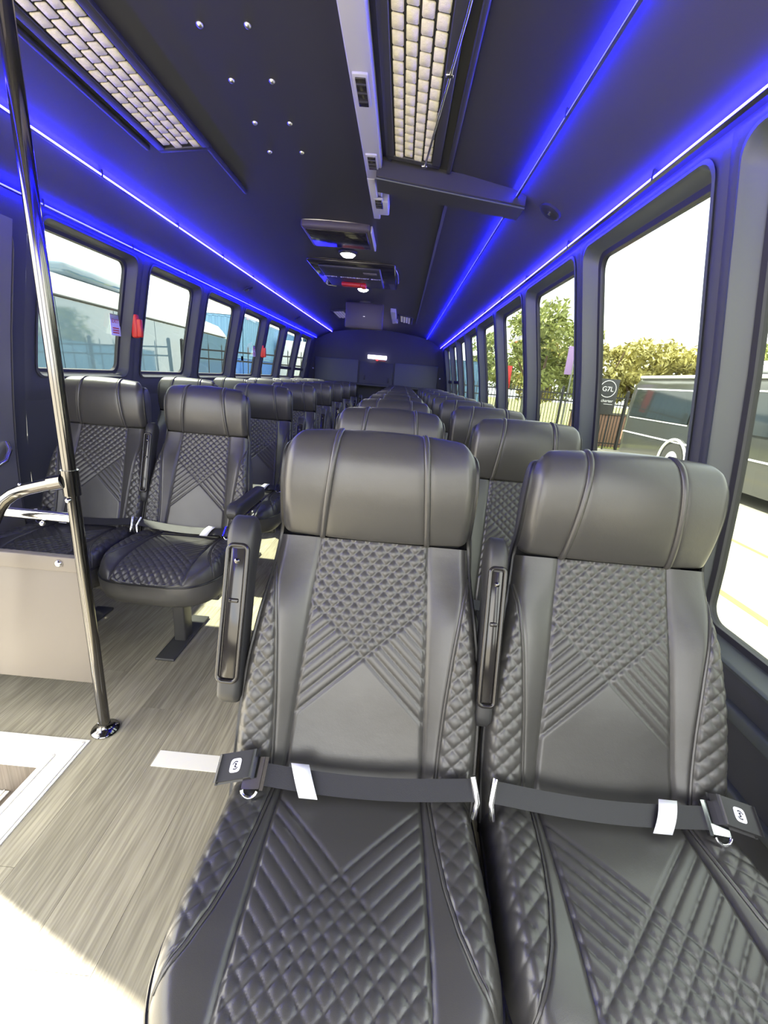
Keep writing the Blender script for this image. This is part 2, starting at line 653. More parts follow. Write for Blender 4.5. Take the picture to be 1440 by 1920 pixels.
# right wall: windows along the whole length
ycell = Y0
for yf in FARS:
    gy1, gy0 = yf + 0.110, yf - 0.615
    if gy0 < Y0 + 0.05:
        continue
    c1 = yf + 0.149
    holes.append((1, ycell, c1, gy0, gy1, GB_R))
    ycell = c1
rend = ycell
yl = None
for yf in FARS:
    gy1, gy0 = yf + 0.090, yf - 0.595
    if gy0 < 1.85:
        continue
    c0 = gy0 - 0.059 if yl is None else yl
    holes.append((-1, c0, yf + 0.149, gy0, gy1, GB_L))
    if yl is None:
        lstart = c0
    yl = yf + 0.149
for (s, c0, c1, gy0, gy1, gb) in holes:
    h = window_cell(wr if s > 0 else wl, s, c0, c1, 0.53 if s > 0 else 0.95, ZC, gy0, gy1, gb, GT, 0.05)
    bar = 1.20 if gy0 > 5.8 else None
    w = make_window(wnum, s, h, bar, pane_m=CLEAR if (s > 0 and gy1 < 0.5) else None)
    if s < 0 and wnum and (abs(gy1 - 2.668) < 0.05 or abs(gy1 - 5.077) < 0.05):
        # red emergency release and exit sticker at the far edge
        x, y, z = on_wall(s, gy1 + 0.012, 1.34, -0.02)
        mb = MB()
        mb.rbox(x - 0.02, x + 0.018, y - 0.016, y + 0.02, z - 0.055, z + 0.075, 0.01)
        mb.rbox(x + 0.006, x + 0.04, y - 0.012, y + 0.014, z - 0.05, z + 0.05, 0.008)
        o = mb.build('release_handle', RED)
        o.data.transform(Matrix.Translation(-w.location))
        o.parent = w
        o['label'] = 'red emergency release handle'
        mb = MB()
        x2 = CX + s * (profs(1.34) + 0.047)
        mb.box(x2 - 0.001, x2 + 0.001, gy1 - 0.115, gy1 - 0.03, 1.285, 1.40)
        st = mb.build('exit_sticker', WHITE)
        st.data.transform(Matrix.Translation(-w.location))
        st.parent = w
        st['label'] = 'white sticker with red exit lettering'
        mb = MB()
        for q in range(3):
            mb.box(x2 + 0.0012, x2 + 0.002, gy1 - 0.100, gy1 - 0.045, 1.298 + q * 0.012, 1.304 + q * 0.012)
        cu = bpy.data.curves.new('exit_text', 'FONT')
        cu.body = 'EXIT'
        cu.size = 0.030
        cu.align_x = 'CENTER'
        cu.extrude = 0.0003
        to = bpy.data.objects.new('exit_lettering', cu)
        dg_m = Matrix.Translation((x2 + 0.0016, gy1 - 0.0725, 1.352)) @ Matrix(((0, 0, 1, 0), (1, 0, 0, 0), (0, 1, 0, 0), (0, 0, 0, 1)))
        COL.objects.link(to)
        bpy.context.view_layer.update()
        me = bpy.data.meshes.new_from_object(to.evaluated_get(bpy.context.evaluated_depsgraph_get()))
        bpy.data.objects.remove(to)
        me.transform(dg_m)
        bm = bmesh.new()
        bm.from_mesh(me)
        mb.bm(bm)
        o = mb.build('exit_lettering', REDINK)
        o.data.transform(Matrix.Translation(-w.location))
        o.parent = st
    wnum += 1
wall_strip(wr, 1, rend, Y1, 0.53, ZC)
wall_strip(wr, 1, Y0, Y1, -0.6, 0.53)
wall_strip(wl, -1, yl, Y1, 0.95, ZC)
wall_strip(wl, -1, lstart, Y1, -0.6, 0.95)
DOOR0, DOOR1 = -0.85, 1.02
wall_strip(wl, -1, DOOR1, lstart, -0.6, ZC, 10)
wall_strip(wl, -1, Y0, DOOR0, -0.6, ZC, 10)
o = wr.build('wall_right', WALL)
tag(o, kind='structure')
wall_left = wl.build('wall_left', WALL)
tag(wall_left, kind='structure')
# sill trim along the right wall, and the padded ledge below it
mb = MB()
for (zz, dx, hh) in ((0.520, 0.0, 0.016), (0.36, 0.0, 0.012)):
    x = CX + prof(zz)
    mb.box(x - 0.018, x + 0.01, Y0, Y1, zz - hh, zz + hh, 0.005)
tag(mb.build('trim_1', TRIMGREY), kind='structure')
# door post panel on the left wall with a rounded corner and a recessed pull
root = empty('trim_2', (0, 0, 0))
tag(root, kind='structure')
root['label'] = 'grey entrance door panel beside the step well'
mb = MB()
hole = rrect(1.02, 1.84, -0.10, 1.64, 0.10)
n = len(hole)
v = [on_wall(-1, y, z, -0.022) for (y, z) in hole] + [on_wall(-1, y, z, 0.0) for (y, z) in hole]
f = [(i, (i + 1) % n, n + (i + 1) % n, n + i) for i in range(n)]
mb.add(v, f, True)
zs = np.linspace(-0.10, 1.64, 14)
vv, ff = [], []
for z in zs:
    vv += [on_wall(-1, 1.03, z, -0.022), on_wall(-1, 1.83, z, -0.022)]
for k in range(len(zs) - 1):
    a = 2 * k
    ff.append((a, a + 2, a + 3, a + 1))
mb.add(vv, ff, True)
mb.build('door_panel', mat('door_panel_grey', (0.17, 0.17, 0.165), 0.4), root)
x, y, z = on_wall(-1, 1.755, 0.735, -0.03)
mb = MB()
mb.tube([(x, y + 0.03, z + 0.05), (x + 0.02, y + 0.02, z + 0.02), (x + 0.022, y - 0.01, z - 0.02), (x + 0.02, y - 0.05, z - 0.035), (x, y - 0.09, z - 0.04)], 0.010, 10)
mb.build('pull_handle', CHROME, root)

# ceiling and coves, swept along the bus
CZ = [(0.0, 1.95), (0.30, 1.935), (0.60, 1.90), (0.78, 1.868)]
COVE = [(0.78, 1.868), (0.80, 1.862), (0.83, 1.850), (0.90, 1.822), (0.955, 1.795), (0.995, 1.770), (1.030, 1.755), (1.052, 1.747), (1.070, 1.741), (profs(ZC) + 0.004, ZC - 0.002)]


def ceilz(xp):
    xs = [p[0] for p in CZ + COVE[1:]]
    zs_ = [p[1] for p in CZ + COVE[1:]]
    return float(np.interp(abs(xp), xs, zs_))


mb = MB()
xs = [-0.78, -0.6, -0.45, -0.3, -0.15, 0, 0.15, 0.3, 0.45, 0.6, 0.78]
v = [(CX + a, yy, ceilz(a)) for yy in (Y0, Y1) for a in xs]
k = len(xs)
mb.add(v, [(i, i + 1, k + i + 1, k + i) for i in range(k - 1)], True)
ceiling = mb.build('ceiling', CEILDARK)
tag(ceiling, kind='structure')
for num, s in ((3, 1), (4, -1)):
    mb = MB()
    v = [(CX + s * a, yy, z) for yy in (Y0, Y1) for (a, z) in COVE]
    k = len(COVE)
    fs = [(i, i + 1, k + i + 1, k + i) for i in range(k - 1)]
    mb.add(v, fs if s > 0 else [q[::-1] for q in fs], True)
    tag(mb.build('trim_%d' % num, CEIL), kind='structure')['label'] = 'padded ceiling cove above the windows'
# ceiling seam strips
mb = MB()
for xp in (0.565,):
    z = ceilz(xp)
    mb.box(CX + xp - 0.006, CX + xp + 0.006, 2.0, 6.2, z - 0.008, z + 0.004)
mb.build('seam_strip', CEIL, ceiling)
for xp, yy in ((-0.11, 1.30), (0.005, 1.30), (-0.11, 1.50), (0.005, 1.50), (-0.113, 1.71), (0.003, 1.71), (-0.12, 1.90), (0.0, 1.90)):
    mb = MB()
    z = ceilz(xp)
    mb.lathe((CX + xp, yy, z), [(0.009, 0.002), (0.009, -0.002), (0.005, -0.006), (0.001, -0.007)], 12)
    mb.build('screw', SCREW, ceiling)

# rear wall
root = empty('wall_rear', (CX, Y1, 0))
tag(root, kind='structure')
mb = MB()
zz = [-0.1, 0.25, 0.48, 0.73, 1.01, 1.26, 1.45, ZC]
loop = [(prof(z) + 0.05, z) for z in zz] + [(a + 0.05, z + 0.03) for (a, z) in COVE[::-1][1:]] + [(0.6, 1.94), (0.3, 1.97), (0, 1.98)]
full = loop + [(-a, z) for (a, z) in loop[::-1][1:]]
k = len(full)
mb.add([(a, 0, z) for a, z in full] + [(a, 0.05, z) for a, z in full], [tuple(range(k)), tuple(range(2 * k - 1, k - 1, -1))] + [(i, k + i, k + (i + 1) % k, (i + 1) % k) for i in range(k)])
mb.build('wall_panel', REARM, root)
for x0, x1 in ((-1.10, -0.34), (0.30, 1.06)):
    mb = MB()
    mb.rbox(x0, x1, -0.03, 0.0, 0.30, 1.44, 0.012)
    mb.build('grey_panel', REARP, root)
mb = MB()
mb.rbox(-0.31, 0.27, -0.014, 0.0, 0.0, 1.42, 0.006)
mb.build('centre_panel', REARM, root)
mb = MB()
mb.rbox(-0.24, -0.215, -0.03, -0.01, 1.12, 1.20, 0.005)
mb.rbox(0.19, 0.215, -0.03, -0.01, 1.10, 1.18, 0.005)
mb.build('latch', PLASTIC, root)
# ledge behind the last row, and small marker lamps
mb = MB()
mb.rbox(-1.2, 1.15, -0.25, -0.005, 1.02, 1.06, 0.01)
mb.build('ledge', REARM, root)
for sx in (-1.13, 1.10):
    mb = MB()
    mb.lathe((sx, -0.02, 1.24), [(0.012, 0.02), (0.012, -0.004), (0.006, -0.008)], 10, 'y')
    mb.build('marker_button', WHITE, root)

# front wall with the windscreen opening, behind the camera
mb = MB()
xa, xb = CX - 1.3, CX + 1.3
mb.box(xa, xb, Y0 - 0.06, Y0, -0.6, 0.22)
mb.box(xa, xb, Y0 - 0.06, Y0, 1.86, 1.98)
mb.box(xa, CX - 1.13, Y0 - 0.06, Y0, 0.22, 1.86)
mb.box(CX + 1.13, xb, Y0 - 0.06, Y0, 0.22, 1.86)
tag(mb.build('wall_front', WALL), kind='structure')

# floor: base slabs, planks on top, step well
STEPX, STEPY0 = -0.967, -0.85
floor = empty('floor', (0, 0, 0))
tag(floor, kind='structure')
mb = MB()
mb.box(STEPX + 0.004, CX + 1.27, Y0, Y1, -0.04, -0.0065)
mb.box(CX - 1.27, STEPX + 0.004, 0.985, Y1, -0.04, -0.0065)
mb.box(CX - 1.27, STEPX, Y0, STEPY0, -0.04, -0.005)
mb.build('floor_base', FLOORBASE, floor)


def planks(x0, x1, y0, y1, off):
    W, Lp = 0.152, 1.22
    i0 = math.floor((x0 - STEPX) / W)
    i = i0
    while STEPX + i * W < x1 - 1e-4:
        a, b = max(x0, STEPX + i * W), min(x1, STEPX + (i + 1) * W)
        st = Y0 + ((i * 0.43) % 1.0) * Lp - Lp
        while st < y1:
            c, d = max(y0, st), min(y1, st + Lp)
            if d - c > 0.02 and b - a > 0.01:
                mb = MB()
                mb.box(a + 0.0004, b - 0.0004, c + 0.0004, d - 0.0004, -0.006, 0.0)
                mb.build('plank', WOOD, floor)
            st += Lp
        i += 1


planks(STEPX, CX + 1.25, Y0, Y1, 0)
planks(CX - 1.25, STEPX, 0.985, Y1, 0)
mb = MB()
mb.box(-0.657, -0.235, 0.989, 1.046, 0.0, 0.0015)
o = mb.build('white_stripe', WHITEVINYL, floor)
o['label'] = 'white stripe across the aisle'
# white nosing around the step well
mb = MB()
mb.box(STEPX - 0.004, -0.889, STEPY0, 1.056, -0.035, 0.003)
mb.box(CX - 1.24, STEPX - 0.004, 0.975, 1.056, -0.035, 0.003)
for q in (0.012, 0.066):
    mb.box(STEPX + q - 0.003, STEPX + q + 0.003, STEPY0, 1.056 - 0.078 + q, 0.003, 0.0055)
    mb.box(CX - 1.24, STEPX + q, 0.978 + q - 0.003, 0.978 + q + 0.003, 0.003, 0.0055)
o = mb.build('step_nosing', WHITEVINYL, floor)
o['label'] = 'white ribbed nosing around the step well'
well = empty('trim_5', (0, 0, 0))
tag(well, kind='structure')
well['label'] = 'entrance step well with brown treads and white nosings'
mb = MB()
mb.box(-1.20, STEPX, STEPY0, 0.980, -0.17, -0.15)
mb.build('tread', TREAD, well)
mb = MB()
mb.box(CX - 1.25, -1.18, STEPY0, 0.980, -0.37, -0.35)
mb.build('tread', TREAD, well)
mb = MB()
mb.box(CX - 1.25, STEPX, 0.980, 0.995, -0.60, -0.036)
mb.build('riser', TREAD, well)
mb = MB()
mb.box(STEPX - 0.012, STEPX, STEPY0, 0.980, -0.15, -0.036)
mb.build('riser', TREAD, well)
mb = MB()
mb.box(-1.20, -1.188, STEPY0, 0.980, -0.35, -0.17)
mb.build('riser', TREAD, well)
mb = MB()
mb.box(CX - 1.25, STEPX, STEPY0 - 0.02, STEPY0, -0.6, -0.04)
mb.build('riser', FLOORBASE, well)
mb = MB()
mb.box(-1.205, -1.110, STEPY0, 0.978, -0.172, -0.146)
for q in (0.015, 0.078):
    mb.box(-1.205 + q, -1.201 + q, STEPY0, 0.978, -0.146, -0.143)
mb.build('tread_nosing', WHITEVINYL, well)
mb = MB()
mb.box(CX - 1.25, -1.60, STEPY0, 0.978, -0.372, -0.346)
mb.build('tread_nosing', WHITEVINYL, well)

# ------------------------------------------------------------------ LED strips
def led(name, s, a, z, y0, y1, m, label, w=0.0058, tilt=0.0):
    root = empty(name, (CX + s * a, y0, z))
    tag(root, label, 'led strip', 'blue led strips along the ceiling')
    L = y1 - y0
    mb = MB()
    mb.tube([(0, 0, 0), (0, L * 0.5, 0), (0, L, 0)], w * 0.8, 8)
    mb.build('light_bar', m, root)
    mb = MB()
    mb.box(-w * 1.05, w * 1.05, 0, L, -w * 1.35, -w * 0.95)  # opaque lip added under the bar to keep blue light off the floor
    mb.build('light_shield', PLASTIC, root)
    yy = 0.05
    while yy < L:
        mb = MB()
        mb.box(-w * 0.9, w * 0.9, yy - 0.004, yy + 0.004, -w * 0.9, 0.022)
        mb.build('clip', PLASTIC, root)
        yy += 0.6
    return root


led('led_strip', -1, 0.80, 1.846, -1.7, 7.73, LED, 'bright blue led strip high on the cove over the left windows')
led('led_strip', -1, 1.050, 1.730, -1.7, 7.7, LEDDIM, 'dimmer blue led strip just above the left windows', 0.004)
led('led_strip', 1, 1.050, 1.730, -1.7, 7.85, LED, 'bright blue led strip just above the right windows')
led('led_strip', 1, 0.80, 1.846, -1.7, 1.845, LEDDIM, 'blue led strip on the right ceiling edge in front of the cross beam', 0.004)
led('led_strip', 1, 0.80, 1.846, 1.99, 7.75, LEDDIM, 'blue led strip on the right ceiling edge behind the cross beam', 0.004)


# ------------------------------------------------------------------ the seat
def catmull(pts, n):
    P = np.array(pts, float)
    Pe = np.vstack([2 * P[0] - P[1], P, 2 * P[-1] - P[-2]])
    out = []
    for i in range(1, len(Pe) - 2):
        for t in np.linspace(0, 1, 24, endpoint=False):
            a, b, c, d = Pe[i - 1], Pe[i], Pe[i + 1], Pe[i + 2]
            out.append(0.5 * ((2 * b) + (-a + c) * t + (2 * a - 5 * b + 4 * c - d) * t ** 2 + (-a + 3 * b - 3 * c + d) * t ** 3))
    out.append(P[-1])
    out = np.array(out)
    s = np.concatenate([[0], np.cumsum(np.linalg.norm(np.diff(out, axis=0), axis=1))])
    u = np.linspace(0, s[-1], n) if isinstance(n, int) else np.asarray(n)
    return np.stack([np.interp(u, s, out[:, k]) for k in range(out.shape[1])], axis=1), s[-1]


def sstep(t):
    t = np.clip(t, 0, 1)
    return t * t * (3 - 2 * t)


def pillow(f, p=0.38):
    return np.abs(np.sin(PI * f)) ** p


def make_seat():
    root = empty('passenger_seat', (0, 0, 0))
    tag(root, 'black quilted passenger seat', 'seat', 'quilted passenger seats')
    HB = 0.866                                       # height of the seam under the headrest
    front = [(-0.225, 0.385), (-0.192, 0.452), (-0.158, 0.53), (-0.124, 0.62), (-0.088, 0.71), (-0.052, 0.79), (-0.022, HB)]
    head = [(-0.022, HB), (-0.030, 0.895), (-0.036, 0.935), (-0.037, 0.98), (-0.031, 1.025), (-0.016, 1.056), (0.005, 1.069), (0.022, 1.070)]
    NB, NH = 190, 64
    F, Lb = catmull(front, NB)
    Hd, Lh = catmull(head, NH)
    zapex = 0.660
    arc = np.linspace(0, Lb, NB)
    s_apex = np.interp(zapex, F[:, 1], arc)

    def normals(C):
        T = np.gradient(C, axis=0)
        T /= np.linalg.norm(T, axis=1)[:, None]
        return np.stack([-T[:, 1], T[:, 0]], axis=1)     # points to -y, the sitter's side

    NF, NHd = normals(F), normals(Hd)
    e_b = np.interp(F[:, 1], [0.385, 0.45, 0.55, 0.64, 0.73, 0.80, HB], [0.226, 0.229, 0.230, 0.224, 0.210, 0.197, 0.190])
    # smooth it
    ker = np.ones(21) / 21
    e_b = np.convolve(np.pad(e_b, 10, mode='edge'), ker, mode='valid')
    hz = np.linspace(0, 1, NH)
    e_h = np.interp(hz, [0, 0.25, 0.5, 0.72, 0.85, 0.93, 1.0], [0.188, 0.188, 0.188, 0.185, 0.180, 0.174, 0.166])
    c_b = np.interp(arc, [0, Lb], [0.134, 0.107])
    c_h = np.interp(hz, [0, 1.0], [0.104, 0.080])
    tt = np.clip((F[:, 1] - 0.45) / (0.825 - 0.45), 0, 1)
    s_b = e_b * (0.68 + 0.32 * tt ** 2.4)

    def edge_roll(x, e, w, d):
        return -d * np.clip((np.abs(x) - (e - w)) / w, 0, 1) ** 2.2

    def back_disp(x, e, c, s, zt):
        """displacement along the normal, without the quilting: side wings and rolled edge"""
        ax = np.abs(x)
        w = np.clip((ax - c * 0.95) / (e - c * 0.95), 0, 1)
        wing = 0.024 * np.sin(np.clip(w, 0, 1) * PI * 0.62) * zt
        return wing + edge_roll(x, e, 0.022, 0.022) + 0.004 * (1 - (x / e) ** 2)

    zt_b = 1 - sstep((F[:, 1] - 0.72) / 0.14) * 0.8

    def sect(x0, x1, n, quilt, rows=slice(None)):
        """grid of points of the back between x0[row] and x1[row]"""
        r = np.arange(NB)[rows]
        t = np.linspace(0, 1, n)[None, :]
        X = x0[r][:, None] * (1 - t) + x1[r][:, None] * t
        S = arc[r][:, None] - s_apex + 0 * X
        d = back_disp(X, e_b[r][:, None], c_b[r][:, None], s_b[r][:, None], zt_b[r][:, None])
        edge = np.minimum(t, 1 - t) * (x1[r] - x0[r])[:, None]
        seam = -0.0035 * np.exp(-(edge / 0.004) ** 2)
        d = d + seam + quilt(X, S, edge)
        P = np.zeros(X.shape + (3,))
        P[..., 0] = X
        P[..., 1] = F[r, 0][:, None] + NF[r, 0][:, None] * d
        P[..., 2] = F[r, 1][:, None] + NF[r, 1][:, None] * d
        return P

    def q_center(X, S, edge, k=0.93, p=0.0275, A=0.0046):
        pv = p * k
        f1 = (S - k * X) / pv
        f2 = (S + k * X) / pv
        g1 = np.where(f1 > 0, pillow(f1), np.clip(np.abs(f1) / 0.35, 0, 1) ** 0.6)
        g2 = np.where(f2 > 0, pillow(f2), np.clip(np.abs(f2) / 0.35, 0, 1) ** 0.6)
        fade = np.clip(edge / 0.006, 0, 1)
        return A * (g1 * g2 - 0.25) * fade

    def q_bol(X, S, edge, k=1.0, p=0.033, A=0.0040):
        pv = p * k
        g1 = pillow((S - k * X) / pv)
        g2 = pillow((S + k * X) / pv)
        fade = np.clip(edge / 0.006, 0, 1)
        return A * (g1 * g2 - 0.25) * fade

    def q_none(X, S, edge):
        return 0 * X

    flat = LEATHER
    grid('back_panel', sect(-c_b, c_b, 110, q_center), flat, root)
    okrows = np.where(e_b - s_b > 0.0012)[0]
    br = slice(0, okrows[-1] + 1)
    s_eff = np.where(np.arange(NB) <= okrows[-1], s_b, e_b)
    for sg in (-1, 1):
        a, b = (c_b, s_eff) if sg > 0 else (-s_eff, -c_b)
        grid('back_side_strip', sect(a, b, 16, q_none), flat, root)
        a, b = (s_b, e_b) if sg > 0 else (-e_b, -s_b)
        Pb = sect(a, b, 32, q_bol, br)
        grid('back_bolster', Pb, flat, root)
        mb = MB()
        pts = Pb[::4, 0 if sg > 0 else -1].copy()
        pts[:, 1] -= 0.0015
        mb.tube(pts.tolist(), 0.0028, 6)
        mb.build('bolster_welt', flat, root)

    # headrest
    def hsect(x0, x1, n):
        t = np.linspace(0, 1, n)[None, :]
        X = x0[:, None] * (1 - t) + x1[:, None] * t
        d = edge_roll(X, e_h[:, None], 0.024, 0.020) + 0.010 * (1 - (X / e_h[:, None]) ** 2)
        edge = np.minimum(t, 1 - t) * (x1 - x0)[:, None]
        low = 0.010 * np.exp(-(hz[:, None] * Lh / 0.006) ** 2)
        d = d - 0.003 * np.exp(-(edge / 0.006) ** 2) - low
        P = np.zeros(X.shape + (3,))
        P[..., 0] = X
        P[..., 1] = Hd[:, 0][:, None] + NHd[:, 0][:, None] * d
        P[..., 2] = Hd[:, 1][:, None] + NHd[:, 1][:, None] * d
        return P
    hc, hr, hl = hsect(-c_h, c_h, 30), hsect(c_h, e_h, 22), hsect(-e_h, -c_h, 22)
    grid('headrest_panel', hc, flat, root)
    grid('headrest_wing', hr, flat, root)
    grid('headrest_wing', hl, flat, root)
    for H in (hc[:, 0], hc[:, -1]):
        mb = MB()
        pts = H[1:].copy()
        pts[:, 1] -= 0.0015
        mb.tube(pts.tolist(), 0.0062, 8)
        mb.build('headrest_welt', LEATHER, root)

    # gusset, rear cover and edge piping; F(t) front edge, B(t) rear edge
    eL = np.vstack([sect(-e_b, -e_b * 0.999, 2, q_none)[:, 0], hl[:, 0]])
    eR = np.vstack([sect(e_b * 0.999, e_b, 2, q_none)[:, 1], hr[:, -1]])
    rear = [(-0.120, 0.375), (-0.085, 0.46), (-0.035, 0.60), (0.012, 0.74), (0.045, 0.86), (0.062, 0.96), (0.060, 1.02), (0.045, 1.056), (0.022, 1.068)]
    nE = len(eL)
    zfrac = np.linspace(0, 1, nE)
    RB, Lr = catmull(rear, nE)
    # rear parameter follows the front height
    RB = np.stack([np.interp(eL[:, 2], RB[:, 1], RB[:, 0]), eL[:, 2]], axis=1)
    rt, _ = catmull(rear, 200)
    top = np.argmax(rt[:, 1])
    RB[:, 0] = np.interp(eL[:, 2], rt[:top + 1, 1], rt[:top + 1, 0])
    for E, sg, nm in ((eL, -1, 'L'), (eR, 1, 'R')):
        K = 5
        G = np.zeros((nE, K, 3))
        for j in range(K):
            t = j / (K - 1)
            G[:, j, 0] = E[:, 0] + sg * 0.004 * math.sin(PI * t) - sg * 0.012 * t * t
            G[:, j, 1] = E[:, 1] * (1 - t) + RB[:, 0] * t
            G[:, j, 2] = E[:, 2]
        grid('back_side_cover', G[::2], LEATHER_SIDE, root, flip=(sg > 0))
        if sg < 0:
            GL = G[:, -1]
        else:
            GR = G[:, -1]
        mb = MB()
        pts = E[::4].copy()
        mb.tube(pts.tolist(), 0.0050, 6)
        mb.build('back_piping', PIPING, root)
    t = np.linspace(0, 1, 9)[None, :, None]
    RR = GL[::4][:, None, :] * (1 - t) + GR[::4][:, None, :] * t
    RR[..., 1] += 0.012 * np.sin(PI * t[..., 0])
    grid('back_rear_cover', RR, LEATHER_SIDE, root, flip=True)

    # cushion: rows run from the rear to the front edge
    NC = 170
    yr, yfnt = -0.165, -0.592
    R0 = 0.15
    D = np.linspace(0, 1, NC)
    ang = None
    y_c = yr + (yfnt - yr) * D
    e0 = np.interp(y_c, [-0.5, -0.38, -0.28, -0.165], [0.236, 0.236, 0.230, 0.226])
    dfr = (y_c - yfnt)                                    # distance to the front edge
    cut = np.where(dfr < R0, R0 - np.sqrt(np.maximum(R0 ** 2 - (R0 - dfr) ** 2, 0)), 0)
    e_c = e0 - cut
    cc = np.interp(y_c, [yfnt, -0.40, yr], [0.135, 0.131, 0.127])
    cc = np.minimum(cc, e_c * 0.93)
    s_c = np.interp(y_c, [-0.52, -0.505, -0.49, -0.463, -0.425, -0.37, -0.31, -0.24, -0.165], [0.240, 0.222, 0.207, 0.190, 0.173, 0.158, 0.149, 0.143, 0.140])
    s_c = np.minimum(s_c, e_c)
    z_top = np.interp(y_c, [yfnt, yfnt + 0.02, yfnt + 0.05, yfnt + 0.10, yfnt + 0.16, -0.32, yr], [0.392, 0.412, 0.432, 0.447, 0.454, 0.456, 0.446])
    z_top = np.convolve(np.pad(z_top, 6, mode='edge'), np.ones(13) / 13, mode='valid')
    z_top[-1] = 0.392

    def csect(x0, x1, n, quilt, rows):
        r = rows
        t = np.linspace(0, 1, n)[None, :]
        X = x0[r][:, None] * (1 - t) + x1[r][:, None] * t
        Dd = (-0.367 - y_c[r])[:, None] + 0 * X            # forward of the apex
        edge = np.minimum(t, 1 - t) * (x1[r] - x0[r])[:, None]
        ax = np.abs(X)
        eo = e_c[r][:, None]
        c_ = cc[r][:, None]
        w = np.clip((ax - c_) / np.maximum(eo - c_, 0.01), 0, 1)
        wing = 0.013 * np.sin(w * PI * 0.7) * np.clip(dfr[r] / 0.15, 0, 1)[:, None]
        roll = np.clip((ax - (eo - 0.035)) / 0.035, 0, 1) ** 2.4 * (z_top[r] - 0.395)[:, None]
        Z = z_top[r][:, None] + wing - roll - 0.004 * (X / 0.2) ** 2
        Z = Z - 0.0035 * np.exp(-(edge / 0.004) ** 2)
        q = quilt(X, Dd, edge)
        slope = np.gradient(z_top, y_c)[r][:, None]
        nl = np.sqrt(1 + slope ** 2)
        P = np.zeros(X.shape + (3,))
        P[..., 0] = X
        P[..., 1] = y_c[r][:, None] - slope / nl * q
        P[..., 2] = Z + q / nl
        return P

    def qc(X, S, edge):
        return q_center(X, S, edge, 0.95, 0.0300, 0.0046)

    def qb(X, S, edge):
        return q_bol(X, S, edge, 1.0, 0.034, 0.0040)
    allr = np.arange(NC)
    grid('cushion_panel', csect(-cc, cc, 116, qc, allr), flat, root, flip=True)
    okc = np.where(e_c - s_c > 0.0015)[0]
    s_e = np.where(np.isin(allr, okc) & (allr <= okc[-1]), s_c, e_c)
    br = np.arange(0, okc[-1] + 1)
    for sg in (-1, 1):
        a, b = (cc, s_e) if sg > 0 else (-s_e, -cc)
        grid('cushion_side_strip', csect(a, b, 20, q_none, allr), flat, root, flip=True)
        a, b = (s_c, e_c) if sg > 0 else (-e_c, -s_c)
        Pb = csect(a, b, 32, qb, br)
        grid('cushion_bolster', Pb, flat, root, flip=True)
        mb = MB()
        pts = Pb[::4, 0 if sg > 0 else -1].copy()
        pts[:, 2] += 0.0015
        mb.tube(pts.tolist(), 0.0028, 6)
        mb.build('bolster_welt', flat, root)
    edge_r = csect(e_c * 0.999, e_c, 2, q_none, allr)[:, 1]
    edge_l = csect(-e_c, -e_c * 0.999, 2, q_none, allr)[:, 0]
    last = csect(-e_c, e_c, 12, q_none, np.array([NC - 1]))[0]
    loop = np.vstack([edge_l[::5], last[1:-1], edge_r[::-1][::5]])
    loop[:, 2] = np.minimum(loop[:, 2], 0.397)
    mb = MB()
    mb.tube(loop.tolist(), 0.0042, 6)
    mb.build('cushion_piping', PIPING, root)
    # boxing under the piping
    cen = np.array([0, -0.36, 0.0])
    rows = []
    for (dz, k) in ((0.0, 1.0), (-0.02, 1.012), (-0.055, 1.0), (-0.085, 0.96), (-0.098, 0.90), (-0.10, 0.4)):
        L = loop.copy()
        L[:, :2] = cen[:2] + (L[:, :2] - cen[:2]) * k
        L[:, 2] = 0.395 + dz
        rows.append(L)
    grid('cushion_base', np.array(rows), LEATHER_SIDE, root, closed_u=True, flip=True)

    # lap belt lying over the crease, buckle at the outer side (x < 0 for this model)
    belt = []
    n = 26
    for i in range(n):
        t = i / (n - 1)
        x = -0.165 + t * 0.385
        sag = 0.004 * math.sin(PI * t)
        zc = 0.474 + 0.010 * (1 - math.sin(PI * min(1, t * 1.02))) + 0.010 * t
        yc = -0.232 - sag
        belt.append((x, yc, zc))
    Pm = np.zeros((n, 4, 3))
    hw = 0.0175
    dirv = np.array([0, -0.80, -0.60])                     # across the webbing
    nrm = np.array([0, -0.60, 0.80])
    for i, p in enumerate(belt):
        p = np.array(p)
        Pm[i, 0] = p + dirv * hw + nrm * 0.0012
        Pm[i, 1] = p - dirv * hw + nrm * 0.0012
        Pm[i, 2] = p - dirv * hw - nrm * 0.0012
        Pm[i, 3] = p + dirv * hw - nrm * 0.0012
    sb = grid('seat_belt', Pm, WEBBING, root, closed_u=True, sharp=50)

    def onbelt(i, du, dn):
        return np.array(belt[i]) + dirv * du + nrm * dn
    # care tag folded over the webbing
    T = np.zeros((7, 2, 3))
    for j in range(7):
        u = -0.024 + j * 0.0085
        up = 0.0035 + 0.006 * math.sin(PI * j / 6)
        for q, xx in enumerate((0.052, 0.085)):
            base = np.array(belt[4]) * 1.0
            base[0] = -0.165 + xx + 0.004 * j
            T[j, q] = base + dirv * u + nrm * up
    o = grid('care_tag', T, WHITE, sb)
    sol = o.modifiers.new('thick', 'SOLIDIFY')
    sol.thickness = 0.0008
    o['label'] = 'white folded tag'
    # tongue and plate
    mb = MB()
    c = onbelt(0, 0, 0.002)
    mb.obox(c + np.array([-0.012, 0, 0]), (0.016, 0, 0.002), tuple(dirv * 0.025), tuple(nrm * 0.0018))
    mb.obox(c + np.array([0.008, 0, 0.0]), (0.003, 0, 0), tuple(dirv * 0.026), tuple(nrm * 0.004))
    mb.build('latch_plate', CHROME, sb)
    mb = MB()
